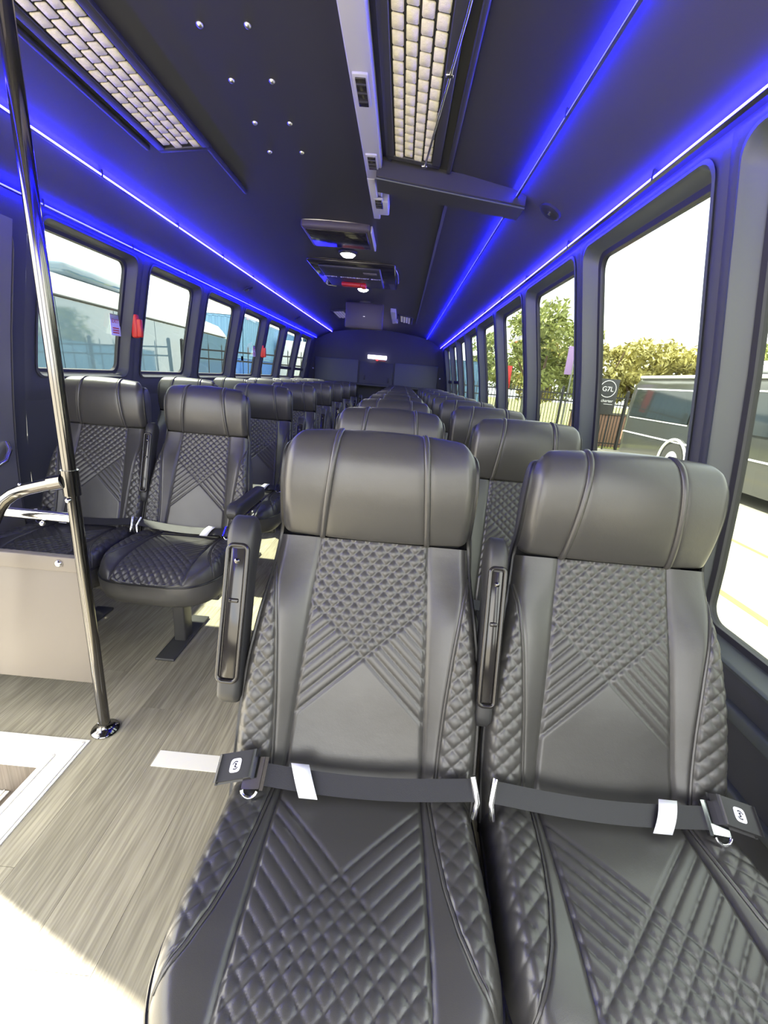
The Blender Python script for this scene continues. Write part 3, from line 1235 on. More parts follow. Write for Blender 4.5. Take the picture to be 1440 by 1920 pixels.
    ring = [onbelt(0, 0.028, 0.0) + np.array([0.014 * math.cos(a), -0.6 * 0.014 * math.sin(a), -0.8 * 0.014 * math.sin(a)]) for a in np.linspace(0.2, PI - 0.2, 9)]
    mb.tube([tuple(p + np.array([-0.012, 0, 0.006])) for p in ring], 0.0032, 8)
    mb.build('belt_loop', CHROME, sb)
    bk = MB()
    c = onbelt(0, 0, 0.010) + np.array([-0.042, 0.006, 0.004])
    ux = Vector((0.030, 0.006, 0.004))
    uy = Vector(tuple(dirv * 0.020))
    uz = Vector(tuple(nrm * 0.011))
    bm = bmesh.new()
    bmesh.ops.create_cube(bm, size=2.0)
    for p in bm.verts:
        q = p.co.copy()
        if q.z > 0:
            q.x *= 0.9
            q.y *= 0.88
        p.co = Vector(tuple(c)) + ux * q.x + uy * q.y + uz * q.z
    bmesh.ops.bevel(bm, geom=list(bm.edges), offset=0.004, segments=2, profile=0.5, affect='EDGES')
    bk.bm(bm, True)
    buckle = bk.build('belt_buckle', PLASTIC, root)
    mb = MB()
    cl = Vector(tuple(c)) + uz * 1.03
    N = 20
    lab = []
    for i in range(N):
        a = 2 * PI * i / N
        cx_, cy_ = math.cos(a), math.sin(a)
        sx = math.copysign(abs(cx_) ** 0.5, cx_)
        sy = math.copysign(abs(cy_) ** 0.5, cy_)
        lab.append(cl + ux * 0.30 * sx + uy * 0.55 * sy)
    mb.add([p[:] for p in lab] + [(p + uz * 0.05)[:] for p in lab], [tuple(range(N, 2 * N))] + [(i, (i + 1) % N, N + (i + 1) % N, N + i) for i in range(N)])
    o = mb.build('buckle_label', WHITE, buckle)
    o['label'] = 'white rounded button label'
    mb = MB()
    c2 = cl + uz * 0.07

    def q2(x, y):
        return (c2 + ux * 0.30 * x + uy * 0.55 * y)[:]

    def stroke(pts, w):
        for (a, b) in zip(pts[:-1], pts[1:]):
            dx, dy = b[0] - a[0], b[1] - a[1]
            l = math.hypot(dx, dy)
            nx, ny = -dy / l * w, dx / l * w
            mb.add([q2(a[0] + nx, a[1] + ny), q2(b[0] + nx, b[1] + ny), q2(b[0] - nx, b[1] - ny), q2(a[0] - nx, a[1] - ny)], [(0, 1, 2, 3)])
    stroke([(0.55 * math.cos(a), 0.55 * math.sin(a)) for a in np.linspace(0.5, 0.5 + 1.7, 8)], 0.09)
    stroke([(0.55 * math.cos(a), 0.55 * math.sin(a)) for a in np.linspace(3.4, 3.4 + 2.0, 8)], 0.09)
    stroke([(-0.2, -0.25), (0.2, -0.2), (-0.15, 0.15), (0.25, 0.25)], 0.10)
    mb.build('buckle_mark', INK, buckle)
    # anchor end between the two seats
    mb = MB()
    c = Vector(belt[-1])
    mb.tube([c + Vector((-0.004, 0.012, 0.018)), c + Vector((0.004, -0.012, -0.012)), c + Vector((0.0, -0.020, -0.04))], 0.006, 8)
    mb.build('belt_anchor', CHROME, root)
    return root


def make_armrest(w):
    """raised armrest; local frame: y front (-) to back, z up along the arm, pivot at z = 0"""
    root = empty('armrest', (0, 0, 0))
    L = 0.325
    d = 0.058
    # body: rounded bar with a recess in its front face
    prof_ = []
    n = 28
    rows = []
    zs = list(np.linspace(-0.035, 0.0, 4)) + list(np.linspace(0.03, L - 0.05, 6)) + list(L - 0.045 + 0.045 * np.sin(np.linspace(0.0, PI / 2, 9)))
    for z in zs:
        if z > L - 0.045:
            q = (z - (L - 0.045)) / 0.045
            k = math.sqrt(max(1e-4, 1 - q * q))
        else:
            k = 1.0
        if z < 0.0:
            k = 0.7 + 0.3 * (1 - (z / 0.035) ** 2) ** 0.5 if z > -0.0349 else 0.5
        top = 1.16 if z > L - 0.055 else 1.0
        ring = []
        for i in range(n):
            a = 2 * PI * i / n
            c, s_ = math.cos(a), math.sin(a)
            x = math.copysign(abs(c) ** 0.55, c) * w / 2 * (0.55 + 0.45 * k) * top
            y = math.copysign(abs(s_) ** 0.55, s_) * d / 2 * k * top
            ring.append((x, y, z))
        rows.append(ring)
    grid('armrest_body', np.array(rows), PLASTIC, root, closed_u=True)
    # glossy recessed tray: raised rim and dark floor
    mb = MB()
    yF = -d / 2
    hw = w / 2 * 0.78
    z0, z1 = 0.012, L - 0.055
    ringp = []
    for (y, z) in rrect(-hw, hw, z0, z1, hw * 0.6, 5, 4):
        ringp.append((y, yF - 0.004, z))
    mb.tube(ringp, 0.0042, 8, closed=True)
    o = mb.build('armrest_rim', GLOSSBLACK, root)
    mb = MB()
    mb.rbox(-hw * 0.8, hw * 0.8, yF - 0.0035, yF + 0.01, z0 + 0.004, z1 - 0.004, 0.003)
    mb.build('armrest_tray', GLOSSBLACK, root)
    mb = MB()
    mb.lathe((0, yF - 0.004, z1 - 0.03), [(0.005, 0.002), (0.005, -0.002), (0.002, -0.004)], 10, 'y')
    mb.build('armrest_screw', DARKCHROME, root)
    mb = MB()
    mb.rbox(-hw * 0.5, hw * 0.5, yF - 0.007, yF - 0.002, (z0 + z1) / 2 + 0.02, (z0 + z1) / 2 + 0.028, 0.002)
    mb.build('armrest_catch', GLOSSBLACK, root)
    return root


def leg_part(parent):
    mb = MB()
    mb.rbox(-0.025, 0.025, -0.37, -0.30, 0.006, 0.30, 0.006)
    mb.build('seat_leg', DARKLEG, parent)
    mb = MB()
    mb.rbox(-0.04, 0.04, -0.50, -0.16, 0.0, 0.012, 0.004)
    mb.build('foot_plate', DARKLEG, parent)


DARKLEG = mat('leg_dark_metal', (0.06, 0.06, 0.06), 0.4)
seat0 = make_seat()
mb = MB()
mb.rbox(-0.20, 0.222, -0.42, -0.38, 0.255, 0.30, 0.006)
mb.rbox(-0.20, 0.222, -0.22, -0.18, 0.255, 0.30, 0.006)
mb.build('seat_frame', DARKLEG, seat0)
# mirrored twin for the seats whose buckle sits on the other side
MIRROR_NAMES = ('seat_belt', 'belt_buckle', 'belt_anchor', 'seat_frame')


def mirror_seat(src):
    r = src.copy()
    COL.objects.link(r)

    def rec(o, par):
        c = o.copy()
        COL.objects.link(c)
        c.parent = par
        me = o.data.copy()
        me.transform(Matrix.Diagonal((-1, 1, 1, 1)))
        me.flip_normals()
        c.data = me
        for ch in kids(o):
            rec(ch, c)
    for ch in kids(src):
        if ch.name.split('.')[0] in MIRROR_NAMES:
            rec(ch, r)
        else:
            copy_tree(ch, r)
    return r


seat1 = mirror_seat(seat0)
arm_wide = make_armrest(0.048)
arm_mid = make_armrest(0.036)


def attach_arm(proto, seat, x, raised=True):
    a = copy_tree(proto, seat)
    a.name = 'armrest'
    if raised:
        a.location = (x, -0.130, 0.592)
        a.rotation_euler = (math.radians(-17), 0, 0)
    else:
        a.location = (x, -0.10, 0.635)
        a.rotation_euler = (math.radians(90), 0, 0)
    return a


ORD = ['front', 'second', 'third', 'fourth', 'fifth', 'sixth', 'seventh', 'eighth', 'ninth', 'rearmost']
first_used = {0: False, 1: False}


def place(kind, x, y, label, group):
    src = (seat0, seat1)[kind]
    if not first_used[kind]:
        first_used[kind] = True
        o = src
    else:
        o = copy_tree([s for s in bpy.data.objects if s.get('proto') == kind][0])
        if 'proto' in o:
            del o['proto']
        # armrests and legs are added per seat below, so drop inherited ones
        for ch in kids(o):
            if ch.name.split('.')[0] in ('armrest', 'seat_leg', 'foot_plate'):
                def rm(q):
                    for c in kids(q):
                        rm(c)
                    bpy.data.objects.remove(q)
                rm(ch)
    o.location = (x, y, 0)
    tag(o, label, 'seat', group)
    return o


seat0['proto'] = 0
seat1['proto'] = 1
XA, XB = -0.026, 0.447           # right pair: aisle seat, window seat
XC, XD = -0.868, -1.338          # left pair: aisle seat, window seat
RY = [0.822 + 0.695 * k for k in range(10)]
LY = [1.965 + 0.803 * k for k in range(7)]
for k, y in enumerate(RY):
    w = ORD[k]
    extra = ', nearest to the camera' if k == 0 else ''
    a = place(0, XA, y, 'black quilted aisle seat on the right side, %s row%s' % (w, extra), 'quilted seats right of the aisle')
    attach_arm(arm_wide, a, -0.252)
    attach_arm(arm_mid, a, 0.236)
    leg_part(a)
    b = place(1, XB, y, 'black quilted window seat on the right side, %s row%s' % (w, extra), 'quilted seats right of the aisle')
    leg_part(b)
for k, y in enumerate(LY):
    w = ORD[k] if k < 6 else 'rearmost'
    c = place(1, XC, y, 'black quilted aisle seat on the left side, %s row%s' % (w, ' behind the pole' if k == 0 else ''), 'quilted seats left of the aisle')
    attach_arm(arm_wide, c, 0.262, raised=(k > 0))
    attach_arm(arm_mid, c, -0.236)
    leg_part(c)
    d = place(0, XD, y, 'black quilted window seat on the left side, %s row%s' % (w, ' behind the taupe panel' if k == 0 else ''), 'quilted seats left of the aisle')
    leg_part(d)
for o in (seat0, seat1):
    if 'proto' in o:
        del o['proto']
for proto in (arm_wide, arm_mid):
    for ch in kids(proto):
        bpy.data.objects.remove(ch)
    bpy.data.objects.remove(proto)

# ------------------------------------------------------------------ pole, rail and taupe panel by the steps
PXX, PYY = -0.872, 1.104
pole = empty('grab_pole', (PXX, PYY, 0))
tag(pole, 'black chrome grab pole from floor to ceiling at the step well', 'pole')
mb = MB()
mb.tube([(0, 0, 0.004), (0, 0, 0.8), (0, 0, 1.4), (0, 0, ceilz(PXX - CX) - 0.002)], 0.0165, 20)
mb.build('pole_tube', DARKCHROME, pole)
mb = MB()
mb.lathe((0, 0, 0), [(0.040, 0.0), (0.042, 0.003), (0.040, 0.008), (0.026, 0.014), (0.020, 0.022), (0.0175, 0.03)], 24)
mb.build('floor_flange', DARKCHROME, pole)
for a in (0.6, 2.7, 4.8):
    mb = MB()
    mb.lathe((0.033 * math.cos(a), 0.033 * math.sin(a), 0.009), [(0.005, 0.0), (0.005, 0.004), (0.002, 0.006)], 8)
    mb.build('flange_screw', CHROME, pole)
mb = MB()
zc = ceilz(PXX - CX)
mb.lathe((0, 0, zc), [(0.0175, -0.03), (0.026, -0.014), (0.042, -0.003), (0.042, 0.0)], 20)
mb.build('ceiling_flange', DARKCHROME, pole)

rail = empty('hand_rail', (PXX, PYY, 0.84))
tag(rail, 'bent black chrome hand rail running down from pole into step well', 'hand rail')
mb = MB()
pts, _ = catmull([(-0.012, -0.012, 0.005), (-0.07, -0.02, -0.012), (-0.125, -0.03, -0.030), (-0.160, -0.045, -0.060), (-0.185, -0.06, -0.115), (-0.235, -0.10, -0.26), (-0.29, -0.15, -0.45), (-0.33, -0.19, -0.62)], 30)
mb.tube([tuple(p) for p in pts], 0.0165, 16)
mb.build('rail_tube', DARKCHROME, rail)
mb = MB()
mb.tube([(0, 0, -0.035), (0, 0, 0.035)], 0.0215, 18)
mb.tube([(-0.012, -0.010, 0.004), (-0.045, -0.014, -0.004)], 0.0205, 16)
mb.build('clamp', DARKCHROME, rail)
for (a, b) in (((-0.118, -0.030, -0.026), 0.0195), ((-0.172, -0.052, -0.085), 0.0195)):
    mb = MB()
    p = Vector(a)
    mb.lathe(a, [(0.004, 0.014), (0.004, 0.019), (0.002, 0.021)], 8)
    mb.build('rail_screw', CHROME, rail)
mb = MB()
mb.lathe((0.002, -0.017, -0.045), [(0.007, 0.0), (0.007, -0.008), (0.004, -0.011)], 10, 'y')
mb.build('clamp_bolt', CHROME, rail)

panel = empty('modesty_panel', (PXX, PYY, 0))
tag(panel, 'taupe metal modesty panel with chrome rail left of the pole', 'panel')
mb = MB()
xl = CX - prof(0.5) + 0.005 - PXX
mb.rbox(xl, -0.022, 0.008, 0.020, 0.175, 0.575, 0.002)
mb.build('panel_sheet', TAUPE, panel)
mb = MB()
mb.rbox(xl, -0.014, 0.001, 0.026, 0.565, 0.612, 0.003)
mb.build('top_band', TAUPE, panel)
mb = MB()
mb.rbox(-0.022, -0.012, 0.004, 0.024, 0.175, 0.565, 0.002)
o = mb.build('edge_trim', SEAL, panel)
mb = MB()
mb.lathe((-0.070, 0.001, 0.592), [(0.012, 0.0), (0.012, -0.002), (0.009, -0.007), (0.003, -0.010)], 16, 'y')
mb.build('screw_cap', CHROME, panel)
mb = MB()
mb.tube([(xl, 0.012, 0.737), (-0.016, 0.012, 0.732)], 0.0145, 16)
o = mb.build('cross_rail', CHROME, panel)
o['label'] = 'bright chrome cross rail'
mb = MB()
mb.lathe((-0.10, 0.004, 0.712), [(0.007, 0.0), (0.007, -0.006), (0.004, -0.009)], 10, 'y')
mb.build('rail_bolt', CHROME, panel)

# ------------------------------------------------------------------ things on the ceiling
CELL = None


def air_grille(s, y0, y1, label):
    """return air grille: dark frame and rows of cream filter cells"""
    global CELL
    a0, a1 = (0.350, 0.482)
    ac = (a0 + a1) / 2
    z = ceilz(ac) - 0.004
    root = empty('air_grille', (CX + s * ac, y0, z))
    tag(root, label, 'air grille', 'return air grilles')
    sl = (ceilz(a1) - ceilz(a0)) / (a1 - a0) * s
    root.rotation_euler = (0, -math.atan(sl), 0)
    L = y1 - y0
    mb = MB()
    w = 0.066
    mb.box(-w - 0.03, w + 0.03, -0.03, L + 0.03, -0.002, 0.006)
    for xx in (-w - 0.030, w + 0.002):
        mb.rbox(xx, xx + 0.028, -0.03, L + 0.03, -0.010, 0.0, 0.003)
    for yy in (-0.03, L + 0.004):
        mb.rbox(-w - 0.03, w + 0.03, yy, yy + 0.026, -0.010, 0.0, 0.003)
    mb.build('grille_frame', GRILLE, root)
    if CELL is None:
        cb = MB()
        cb.rbox(-0.0138, 0.0138, -0.0215, 0.0215, -0.007, 0.0, 0.003, 1)
        CELL = cb.mesh('filter_cell', FILTER)
    p = 0.0485
    for i in range(4):
        off = 0.5 * p if i % 2 else 0.0
        yy = 0.024 + off
        while yy < L:
            o = link('filter_cell', CELL, None, root)
            o.location = (-w + 0.0165 + i * 0.033, yy, -0.001)
            yy += p
    return root


air_grille(1, 0.55, 1.79, 'cream return air grille with staggered cells, right of the pale duct')
air_grille(-1, 0.75, 1.83, 'cream return air grille with staggered cells above the left windows')
air_grille(1, 5.75, 6.35, 'small far cream air grille right of the square monitor')
air_grille(-1, 5.75, 6.35, 'small far cream air grille left of the square monitor')

for s, ya, yb, lab in ((1, -0.6, 1.84, 'thin dark ridge pair framing the right air grille'), (-1, -0.6, 2.25, 'thin dark ridge pair framing the left air grille')):
    root = empty('ceiling_ridge', (CX, 0, 0))
    tag(root, lab, 'ceiling trim')
    for a in (0.332, 0.545):
        mb = MB()
        z = ceilz(a)
        yend = yb if a < 0.5 else min(yb, 1.84)
        mb.rbox(s * a - 0.008, s * a + 0.008, ya, yend, z - 0.014, z + 0.004, 0.005)
        mb.build('ridge_bar', CEILDARK, root)

rod = empty('gas_strut', (CX, 0, 0))
tag(rod, 'thin polished rod with small clips beside the right air grille', 'rod')
mb = MB()
mb.tube([(0.560, 0.30, 1.893), (0.512, 1.14, 1.898), (0.457, 1.83, 1.905)], 0.004, 8)
mb.build('rod_bar', CHROME, rod)
for p in ((0.497, 1.33, 1.901), (0.458, 1.82, 1.905)):
    mb = MB()
    mb.rbox(p[0] - 0.012, p[0] + 0.008, p[1] - 0.006, p[1] + 0.006, p[2] - 0.005, p[2] + 0.015, 0.002)
    mb.build('rod_clip', CHROME, rod)

beam = empty('cross_beam', (CX, 1.845, 0))
tag(beam, 'dark padded cross beam under the ceiling right of the pale duct', 'beam')
mb = MB()
n = 12
v = []
for i in range(n + 1):
    a = 0.285 + (0.835 - 0.285) * i / n
    zt = ceilz(a) + 0.004
    zb_ = 1.868 - (a - 0.285) / 0.55 * 0.058
    for (yy, zz_) in ((0, zt), (0.0, zb_ + 0.008), (0.008, zb_), (0.125, zb_), (0.133, zb_ + 0.008), (0.133, zt)):
        v.append((a, yy, zz_))
f = []
for i in range(n):
    for j in range(6):
        j2 = (j + 1) % 6
        f.append((i * 6 + j, (i + 1) * 6 + j, (i + 1) * 6 + j2, i * 6 + j2))
f.append(tuple(range(6)))
f.append(tuple(n * 6 + j for j in range(5, -1, -1)))
mb.add(v, f)
mb.build('beam_body', CEILDARK, beam)
mb = MB()
mb.tube([(0.285, 0.002, 1.868), (0.835, 0.002, 1.810)], 0.003, 6)
mb.build('beam_edge', TRIMGREY, beam)


def duct(y0, y1, label):
    root = empty('ceiling_duct', (CX, y0, 0))
    tag(root, label, 'duct')
    L = y1 - y0
    zt = 1.94
    mb = MB()
    mb.rbox(0.243, 0.304, 0, L - 0.42, 1.898, zt, 0.004)
    mb.rbox(0.243, 0.274, L - 0.425, L, 1.895, zt, 0.004)
    mb.rbox(0.274, 0.292, L - 0.43, L - 0.22, 1.905, zt, 0.003)
    mb.rbox(0.270, 0.318, L - 0.22, L - 0.06, 1.893, zt, 0.006)
    mb.build('duct_body', DUCT, root)
    for (yv, w) in ((1.41, 0.06), (1.80, 0.045), (2.17, 0.045)):
        if yv - y0 < 0.1 or yv > y1:
            continue
        yv -= y0
        xm = 0.272 if yv < L - 0.43 else 0.276
        mb = MB()
        mb.rbox(xm - 0.020, xm + 0.020, yv - w - 0.012, yv + w + 0.008, 1.893, 1.90, 0.002)
        fr = mb.build('vent_frame', DUCT, root)
        mb = MB()
        mb.rbox(xm - 0.013, xm + 0.014, yv - w, yv + w - 0.002, 1.890, 1.8935, 0.001)
        o = mb.build('vent_opening', GLOSSBLACK, root)
        for q in range(3):
            mb = MB()
            mb.box(xm - 0.012, xm + 0.013, yv - w * 0.7 + q * w * 0.6, yv - w * 0.7 + q * w * 0.6 + 0.004, 1.887, 1.8905)
            mb.build('vent_slat', PLASTIC, root)
    return root


duct(-0.4, 2.36, 'long pale grey ceiling duct with three dark vents')
duct(5.35, 6.4, 'far pale duct end beside the square monitor')

# folded overhead monitor
fold = empty('folded_monitor', (CX, 2.6, 0))
tag(fold, 'dark folded overhead monitor lying flat under ceiling before the lamps', 'monitor')
mb = MB()
mb.rbox(-0.165, 0.205, 0.0, 0.36, 1.908, 1.95, 0.012)
mb.build('monitor_case', MONITOR, fold)
mb = MB()
mb.rbox(-0.145, 0.185, 0.03, 0.33, 1.904, 1.909, 0.003)
mb.build('monitor_screen', GLOSSBLACK, fold)
mb = MB()
mb.rbox(0.207, 0.217, 0.02, 0.36, 1.905, 1.94, 0.003)
mb.build('monitor_hinge', DUCT, fold)

for y, lab in ((3.18, 'bright white ceiling lamp before the roof hatch'), (4.33, 'bright white ceiling lamp behind the roof hatch')):
    root = empty('ceiling_lamp', (CX + 0.018, y, 1.944))
    tag(root, lab, 'ceiling light', 'white ceiling lamps')
    mb = MB()
    mb.lathe((0, 0, 0), [(0.062, 0.0), (0.062, -0.010), (0.050, -0.016), (0.048, -0.012)], 24)
    mb.build('lamp_ring', PLASTIC, root)
    mb = MB()
    mb.lathe((0, 0, 0), [(0.048, -0.006), (0.047, -0.016), (0.034, -0.028), (0.010, -0.034)], 24)
    mb.build('lamp_lens', LEDWHITE, root)

hatch = empty('roof_hatch', (CX, 3.36, 1.945))
tag(hatch, 'glossy black roof escape hatch with red handle and white lettering', 'roof hatch')
mb = MB()
mb.rbox(-0.30, 0.33, 0.0, 0.80, -0.030, 0.0, 0.02)
mb.build('hatch_frame', GLOSSBLACK, hatch)
mb = MB()
mb.rbox(-0.23, 0.22, 0.08, 0.72, -0.045, -0.02, 0.015)
mb.build('hatch_lid', PLASTIC, hatch)
mb = MB()
mb.rbox(-0.12, 0.055, 0.52, 0.58, -0.075, -0.045, 0.010)
mb.rbox(0.04, 0.085, 0.51, 0.60, -0.082, -0.045, 0.012)
o = mb.build('hatch_handle', RED, hatch)
o['label'] = 'red release handle'


def text_mesh(body, size, m, parent, mtx, name, extrude=0.0005):
    cu = bpy.data.curves.new(name, 'FONT')
    cu.body = body
    cu.size = size
    cu.align_x = 'CENTER'
    cu.align_y = 'CENTER'
    cu.extrude = extrude
    to = bpy.data.objects.new(name, cu)
    COL.objects.link(to)
    bpy.context.view_layer.update()
    me = bpy.data.meshes.new_from_object(to.evaluated_get(bpy.context.evaluated_depsgraph_get()))
    bpy.data.objects.remove(to)
    me.transform(mtx)
    me.materials.clear()
    me.materials.append(m)
    return link(name, me, None, parent)


# lettering under the hatch, read from the front of the bus
mt = Matrix.Translation((-0.01, 0.36, -0.0465)) @ Matrix.Rotation(PI, 4, 'X')
text_mesh('OPEN  EMERGENCY EXIT', 0.040, WHITE, hatch, Matrix.Translation((-0.01, 0.36, -0.0465)) @ Matrix(((1, 0, 0, 0), (0, -1, 0, 0), (0, 0, -1, 0), (0, 0, 0, 1))), 'hatch_lettering')
mb = MB()
mb.rbox(0.09, 0.19, 0.16, 0.21, -0.049, -0.044, 0.002)
mb.build('hatch_sticker', TAUPE, hatch)
mb = MB()
mb.tube([(-0.30, 0.70, -0.02), (-0.27, 0.77, -0.035), (-0.20, 0.79, -0.035)], 0.006, 8)
mb.tube([(0.33, 0.10, -0.02), (0.345, 0.2, -0.03), (0.345, 0.5, -0.03)], 0.005, 8)
mb.build('hatch_catch', CHROME, hatch)

tv = empty('square_monitor', (CX - 0.027, 5.08, 0))
tag(tv, 'brown grey square monitor hanging from the ceiling towards the rear', 'monitor')
mb = MB()
mb.rbox(-0.205, 0.205, -0.02, 0.05, 1.672, 1.93, 0.012)
mb.build('monitor_case', MONITOR, tv)
mb = MB()
mb.rbox(-0.185, 0.185, -0.024, -0.016, 1.692, 1.915, 0.004)
mb.build('monitor_screen', MONITOR, tv)
mb = MB()
mb.rbox(-0.012, 0.012, -0.0265, -0.02, 1.79, 1.797, 0.001)
mb.build('monitor_badge', CHROME, tv)
mb = MB()
mb.rbox(-0.06, 0.06, 0.0, 0.04, 1.925, 1.95, 0.004)
mb.build('monitor_mount', PLASTIC, tv)

ex = empty('exit_light', (CX - 0.017, Y1 - 0.008, 1.50))
tag(ex, 'small pale lit bar with a red lamp on the rear wall', 'exit light')
mb = MB()
mb.rbox(-0.165, 0.165, -0.05, 0.0, -0.028, 0.036, 0.008)
mb.build('light_case', EXITLAMP, ex)
mb = MB()
mb.lathe((0.0, -0.02, -0.038), [(0.02, 0.012), (0.02, -0.008), (0.008, -0.016)], 12)
mb.build('red_lamp', REDLAMP, ex)
mb = MB()
mb.box(-0.02, 0.15, -0.04, -0.002, -0.052, -0.044)
mb.build('lamp_bracket', RED, ex)

for s, a, y, lab in ((-1, 0.93, 4.0, 'small dark ceiling speaker button over left windows, nearer'), (-1, 0.93, 5.8, 'small dark ceiling speaker button over left windows, farther'), (1, 0.93, 1.84, 'small dark ceiling fitting beside the right end of cross beam')):
    root = empty('ceiling_speaker', (CX + s * a, y, ceilz(a)))
    tag(root, lab, 'speaker')
    root.rotation_euler = (0, s * math.radians(28), 0)
    mb = MB()
    mb.lathe((0, 0, 0), [(0.042, 0.004), (0.042, -0.008), (0.034, -0.012), (0.010, -0.010)], 18)
    mb.build('speaker_grille', CEILDARK, root)
    mb = MB()
    mb.lathe((0, 0, 0), [(0.006, -0.009), (0.006, -0.014), (0.003, -0.016)], 10)
    mb.build('speaker_cap', CHROME, root)

# ------------------------------------------------------------------ outside
GZ = CAMH - 1.93                # ground level
mb = MB()
mb.box(-70, 70, -40, 17.0, GZ - 0.3, GZ)
lot = mb.build('ground', CONCRETE)
tag(lot, kind='structure')
mb = MB()
mb.box(-70, 70, 17.0, 90, GZ - 0.3, GZ + 0.02)
tag(mb.build('lawn', GRASS), kind='structure')
for i, (xa_, xb_) in enumerate(((3.62, 3.72), (5.2, 5.28))):
    mb = MB()
    mb.box(xa_, xb_, -20, 13.5, GZ, GZ + 0.004)
    mb.build('painted_line', YELLOW, lot)

# black bus on the right
bb = empty('black_bus', (7.15, 0, GZ))
tag(bb, 'black shuttle bus parked beyond the right windows', 'bus')
yA, yB = -1.5, 14.25
mb = MB()
sec = [(0.02, 0.28), (0.0, 0.6), (0.0, 1.7), (0.06, 2.35), (0.18, 2.56), (0.40, 2.64), (1.2, 2.68), (2.0, 2.64), (2.25, 2.5), (2.4, 2.2), (2.45, 0.6), (2.43, 0.28)]
k = len(sec)
ys = [yA, yB - 0.25, yB - 0.08, yB]
sc = [1, 1, 0.985, 0.95]
v = []
for yy, q in zip(ys, sc):
    for (a, z) in sec:
        v.append((1.22 + (a - 1.22) * q, yy, 0.28 + (z - 0.28) * q))
f = []
for i in range(len(ys) - 1):
    for j in range(k):
        j2 = (j + 1) % k
        f.append((i * k + j, i * k + j2, (i + 1) * k + j2, (i + 1) * k + j))
f.append(tuple(range(k)))
f.append(tuple(3 * k + j for j in range(k - 1, -1, -1)))
mb.add(v, f, True)
mb.build('bus_body', BUSBLACK, bb)
mb = MB()
mb.rbox(0.12, 2.3, yA, yB - 0.15, 2.53, 2.62, 0.03)
o = mb.build('roof_cap', SILVER, bb)
o['label'] = 'silver roof edge'
for (ya_, yb_) in ((10.4, 11.0), (7.6, 10.2), (4.8, 7.4), (2.0, 4.6), (-0.8, 1.8)):
    mb = MB()
    mb.obox((0.012, (ya_ + yb_) / 2, 1.85), (0.012, 0, 0.0), (0, (yb_ - ya_) / 2, 0), (0.035, 0, 0.42))
    mb.build('side_window', BUSGLASS, bb)
mb = MB()
mb.obox((0.012, 12.5, 1.85), (0.012, 0, 0.0), (0, 1.4, 0), (0.035, 0, 0.42))
mb.build('side_window', BUSGLASS, bb)
mb = MB()
mb.box(-0.014, 0.01, -1.2, 14.1, 0.93, 0.965)
mb.box(-0.014, 0.02, 11.1, 13.9, 1.385, 1.415)
mb.box(0.018, 0.06, -1.2, 11.1, 2.27, 2.30)
mb.box(0.018, 0.06, 11.2, 13.9, 2.22, 2.25)
mb.build('pinstripe', WHITE, bb)
for yy in (11.35, 4.0):
    mb = MB()
    mb.lathe((-0.02, yy, 0.46), [(0.46, 0.0), (0.46, 0.16), (0.2, 0.2)], 28, 'x')
    wh = mb.build('wheel', RUBBER, bb)
    mb = MB()
    mb.lathe((-0.03, yy, 0.46), [(0.10, 0.0), (0.26, 0.01), (0.27, 0.05)], 24, 'x')
    mb.build('hub', SILVER, wh)
    mb = MB()
    mb.tube([(-0.02, yy + 0.56 * math.cos(a), 0.46 + 0.56 * math.sin(a)) for a in np.linspace(-0.1, PI + 0.1, 20)], 0.035, 8)
    mb.build('wheel_arch', WHITE, bb)
mb = MB()
mb.rbox(0.5, 2.0, 9.2, 11.1, 2.66, 2.94, 0.12)
mb.build('roof_air_unit', WHITE, bb)
mb = MB()
for q in range(8):
    mb.box(0.47, 0.52, 10.0 + q * 0.12, 10.05 + q * 0.12, 2.74, 2.86)
mb.build('air_unit_slot', COACHLOW, bb)
mb = MB()
mb.rbox(0.03, 0.12, 14.16, 14.26, 0.65, 0.95, 0.02)
mb.build('tail_lamp', BRICKRED, bb)


# fences
def fence(name, x0, x1, y, h, label, gap=0.115):
    root = empty(name, (x0, y, GZ))
    tag(root, label, 'fence', 'black picket fences round the lot')
    L = x1 - x0
    for z in (0.2, h - 0.42, h - 0.16):
        mb = MB()
        mb.box(0, L, -0.02, 0.02, z, z + 0.045)
        mb.build('rail', FENCEM, root)
    x = 0.0
    while x <= L + 0.01:
        mb = MB()
        mb.box(x - 0.04, x + 0.04, -0.04, 0.04, 0, h + 0.08)
        mb.lathe((x, 0, h + 0.08), [(0.055, 0), (0.055, 0.03), (0.01, 0.06)], 8)
        mb.build('post', FENCEM, root)
        x += 2.4
    mb = MB()
    x = gap
    while x < L:
        mb.box(x - 0.011, x + 0.011, -0.011, 0.011, 0.06, h)
        mb.add([(x - 0.011, -0.011, h), (x + 0.011, -0.011, h), (x + 0.011, 0.011, h), (x - 0.011, 0.011, h), (x, 0, h + 0.07)], [(0, 1, 4), (1, 2, 4), (2, 3, 4), (3, 0, 4)])
        x += gap
    o = mb.build('pickets', FENCEM, root)
    o['kind'] = 'stuff'
    return root


fence('picket_fence', 1.2, 20.0, 16.85, 2.05, 'black metal picket fence before the trees on the right')
fence('picket_fence', -7.0, -0.9, 14.2, 2.45, 'black metal picket fence before the blue containers on the left', 0.42)

